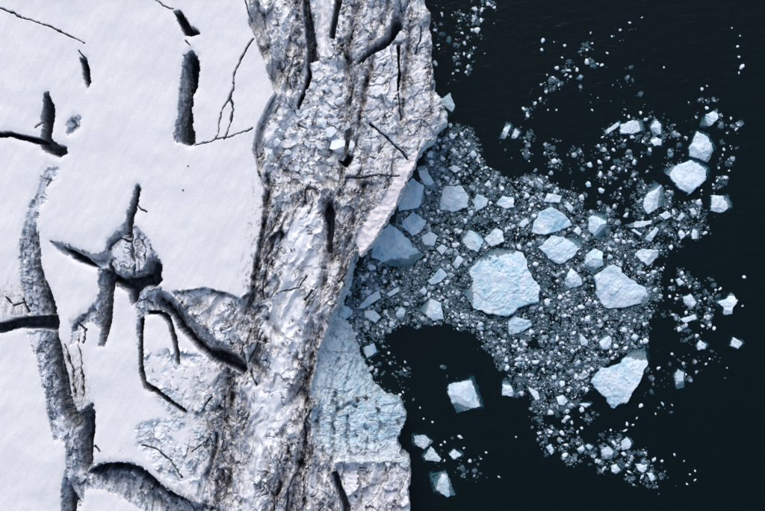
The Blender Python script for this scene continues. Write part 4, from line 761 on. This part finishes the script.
def zone(x, y, s):
    """which one: size, then the nearest landmark and the side of it"""
    d, lx, ly, nm = min((math.hypot(x - q[0], y - q[1]), q[0], q[1], q[2]) for q in LAND)
    k = int(round(math.degrees(math.atan2(-(y - ly), x - lx)) / 45)) % 8
    size = "tiny" if s < 1.5 else "small" if s < 2.3 else "medium" if s < 3.0 else "larger"
    where = "among " if nm.startswith(("the narrow drift", "the loose", "the thin", "the specks", "the northern rounded")) and d < 6 else SIDE[k] + " "
    if where == "among ": where = "in the middle of " if not nm.startswith(("the specks", "the northern rounded")) else "among "
    far = " well" if d > 28 else " some way" if d > 16 else ""
    return f"{size} ice fragment{far} {where}{nm}", d
def set_apart(pairs):
    """pairs of (label, distance): equal labels get nearest / farthest added"""
    out = [p[0] for p in pairs]; by = {}
    for i, p in enumerate(pairs): by.setdefault(p[0], []).append((p[1], i))
    for lab, q in by.items():
        q.sort(); n = len(q); w = {2: ("nearer of two", "farther of two"), 3: ("nearest of three", "middle of three", "farthest of three"), 4: ("nearest of four", "second nearest", "third nearest", "farthest of four"), 5: ("nearest of five", "second nearest", "third nearest", "fourth nearest", "farthest of five")}.get(n)
        if n > 1 and w:
            for k, (_, i) in enumerate(q): out[i] = lab + ", " + w[k]
    return out
FLAB = set_apart([zone(x, y, s * 0.95) for x, y, s in fr_all])
rr = random.Random(5)
for i, (x, y, s) in enumerate(fr_all):
    o = bpy.data.objects.new("ice_fragment", CHM[i % 14]); COL.objects.link(o); s *= 0.95
    o.location = W(x, y, 0.05 * s); o.rotation_euler = (rr.uniform(-.12, .12), rr.uniform(-.12, .12), rr.uniform(0, 6.28))
    k = rr.uniform(0.8, 1.3); o.scale = (s * S * k, s * S / k, s * S * rr.uniform(0.5, 0.9)); o["blueness"] = rr.choice((0.1, 0.2, 0.35, 0.6)); o["stripes"] = 0.0; o["bare_sides"] = 0.35
    tag(o, FLAB[i], "ice fragment", "loose ice fragments on the water")

# ------------------------------------------------------------------ brash ice nobody could count
def brash(name, n, rlo, rhi, pw, zlo, zhi, label, avoid, colf, seed):
    r = np.random.default_rng(seed); x, y, b, q = pick(n); u = r.random(n); s = rlo * (1 - u * (1 - (rlo / rhi) ** pw)) ** (-1 / pw)
    ok = b < -avoid * s; x, y, s = x[ok], y[ok], s[ok]; n = len(x); VS, TS, CS = [], [], []; base = 0
    for kk in (5, 6, 7):
        sel = np.arange(n) % 3 == kk - 5; m = sel.sum(); xx, yy, ss = x[sel], y[sel], s[sel]
        a = (np.arange(kk)[None] + r.random((m, kk)) * 0.7) * 6.283 / kk + r.random((m, 1)) * 6.28
        rad = (0.7 + 0.45 * r.random((m, kk))) * ss[:, None]; th = r.random((m, 1)) * 3.14; el = 0.6 + 0.4 * r.random((m, 1))
        cx, cy = np.cos(a) * rad, np.sin(a) * rad * el; px = cx * np.cos(th) - cy * np.sin(th); py = cx * np.sin(th) + cy * np.cos(th)
        z0 = (r.uniform(zlo, zhi, m) - (0.55 * ss * r.random(m) if zhi < 0 else 0))[:, None]; tl = r.normal(size=(m, 2)) * 0.25; hh = ss[:, None] * r.uniform(0.35, 0.8, (m, 1))
        def ring(sc, zz): return np.stack([(xx[:, None] - 382.5 + px * sc) * S, (-(yy[:, None] - 255.5) + py * sc) * S, zz * S], -1)
        lo = ring(1.1, z0 - hh + 0 * px); mi = ring(1.0, z0 + 0 * px); hi = ring(0.84, z0 + hh * 0.6 + px * tl[:, :1] + py * tl[:, 1:]); ap = np.stack([(xx - 382.5) * S, -(yy - 255.5) * S, (z0[:, 0] + hh[:, 0] * 0.75) * S], -1)[:, None]
        V = np.concatenate([lo, mi, hi, ap], 1); nv = 3 * kk + 1
        i0 = np.arange(kk); i1 = (i0 + 1) % kk; T = []
        for j in (0, 1):
            T += [np.stack([j * kk + i0, j * kk + i1, (j + 1) * kk + i1], 1), np.stack([j * kk + i0, (j + 1) * kk + i1, (j + 1) * kk + i0], 1)]
        T.append(np.stack([2 * kk + i0, 2 * kk + i1, np.full(kk, 3 * kk)], 1)); T = np.concatenate(T)
        TS.append((T[None] + (base + np.arange(m) * nv)[:, None, None]).reshape(-1, 3)); base += m * nv; VS.append(V.reshape(-1, 3))
        c = colf(r, m, ss[:, None]); CS.append(np.repeat(np.concatenate([c, np.ones((m, 1))], 1), nv, 0))
    me = raw_mesh(name, np.concatenate(VS), None, np.concatenate(TS)); me.materials.append(M_BR)
    at = me.attributes.new("albedo", 'FLOAT_COLOR', 'POINT'); at.data.foreach_set("color", np.concatenate(CS).astype(f32).ravel())
    o = bpy.data.objects.new(name, me); COL.objects.link(o); tag(o, label, "brash ice", kind="stuff"); return o
def col_w(r, m, s):
    t = np.clip(r.random((m, 1)) * 1.1 - 0.22 * (s - 1), 0, 1); return mix(np.array([[0.76, 0.80, 0.84]]), np.array([[0.26, 0.34, 0.41]]), t)
def col_g(r, m, s):
    t = r.random((m, 1)); return mix(np.array([[0.42, 0.54, 0.60]]), np.array([[0.18, 0.28, 0.34]]), t)
brash("brash_ice", 7000, 0.40, 3.4, 1.75, -0.1, 0.15, "countless small white chips of brash ice filling the pack", 0.9, col_w, 1)
brash("submerged_brash_ice", 24000, 0.7, 4.2, 1.5, -1.8, -0.5, "grey-blue slush of sunken ice chips between the floes", 0.3, col_g, 2)

# ------------------------------------------------------------------ two stones on the snow
M_ST = mat_plain("dark_stone", (0.03, 0.03, 0.035))
for i, (x, y, lab) in enumerate(((188, 166, "tiny dark stone on the snow below the tall slot, the upper of two"), (183, 190, "tiny dark stone on the snow below the tall slot, the lower of two"))):
    me = hull(590 + i, 14); me.name = "stone"; me.materials.clear(); me.materials.append(M_ST); o = bpy.data.objects.new("stone", me); COL.objects.link(o)
    sc = S * KG; o.location = ((x - 382.5) * sc, -(y - 255.5) * sc, (ground(x, y) + 0.4) * S); o.scale = (0.9 * S, 0.8 * S, 0.7 * S); tag(o, lab, "stone")
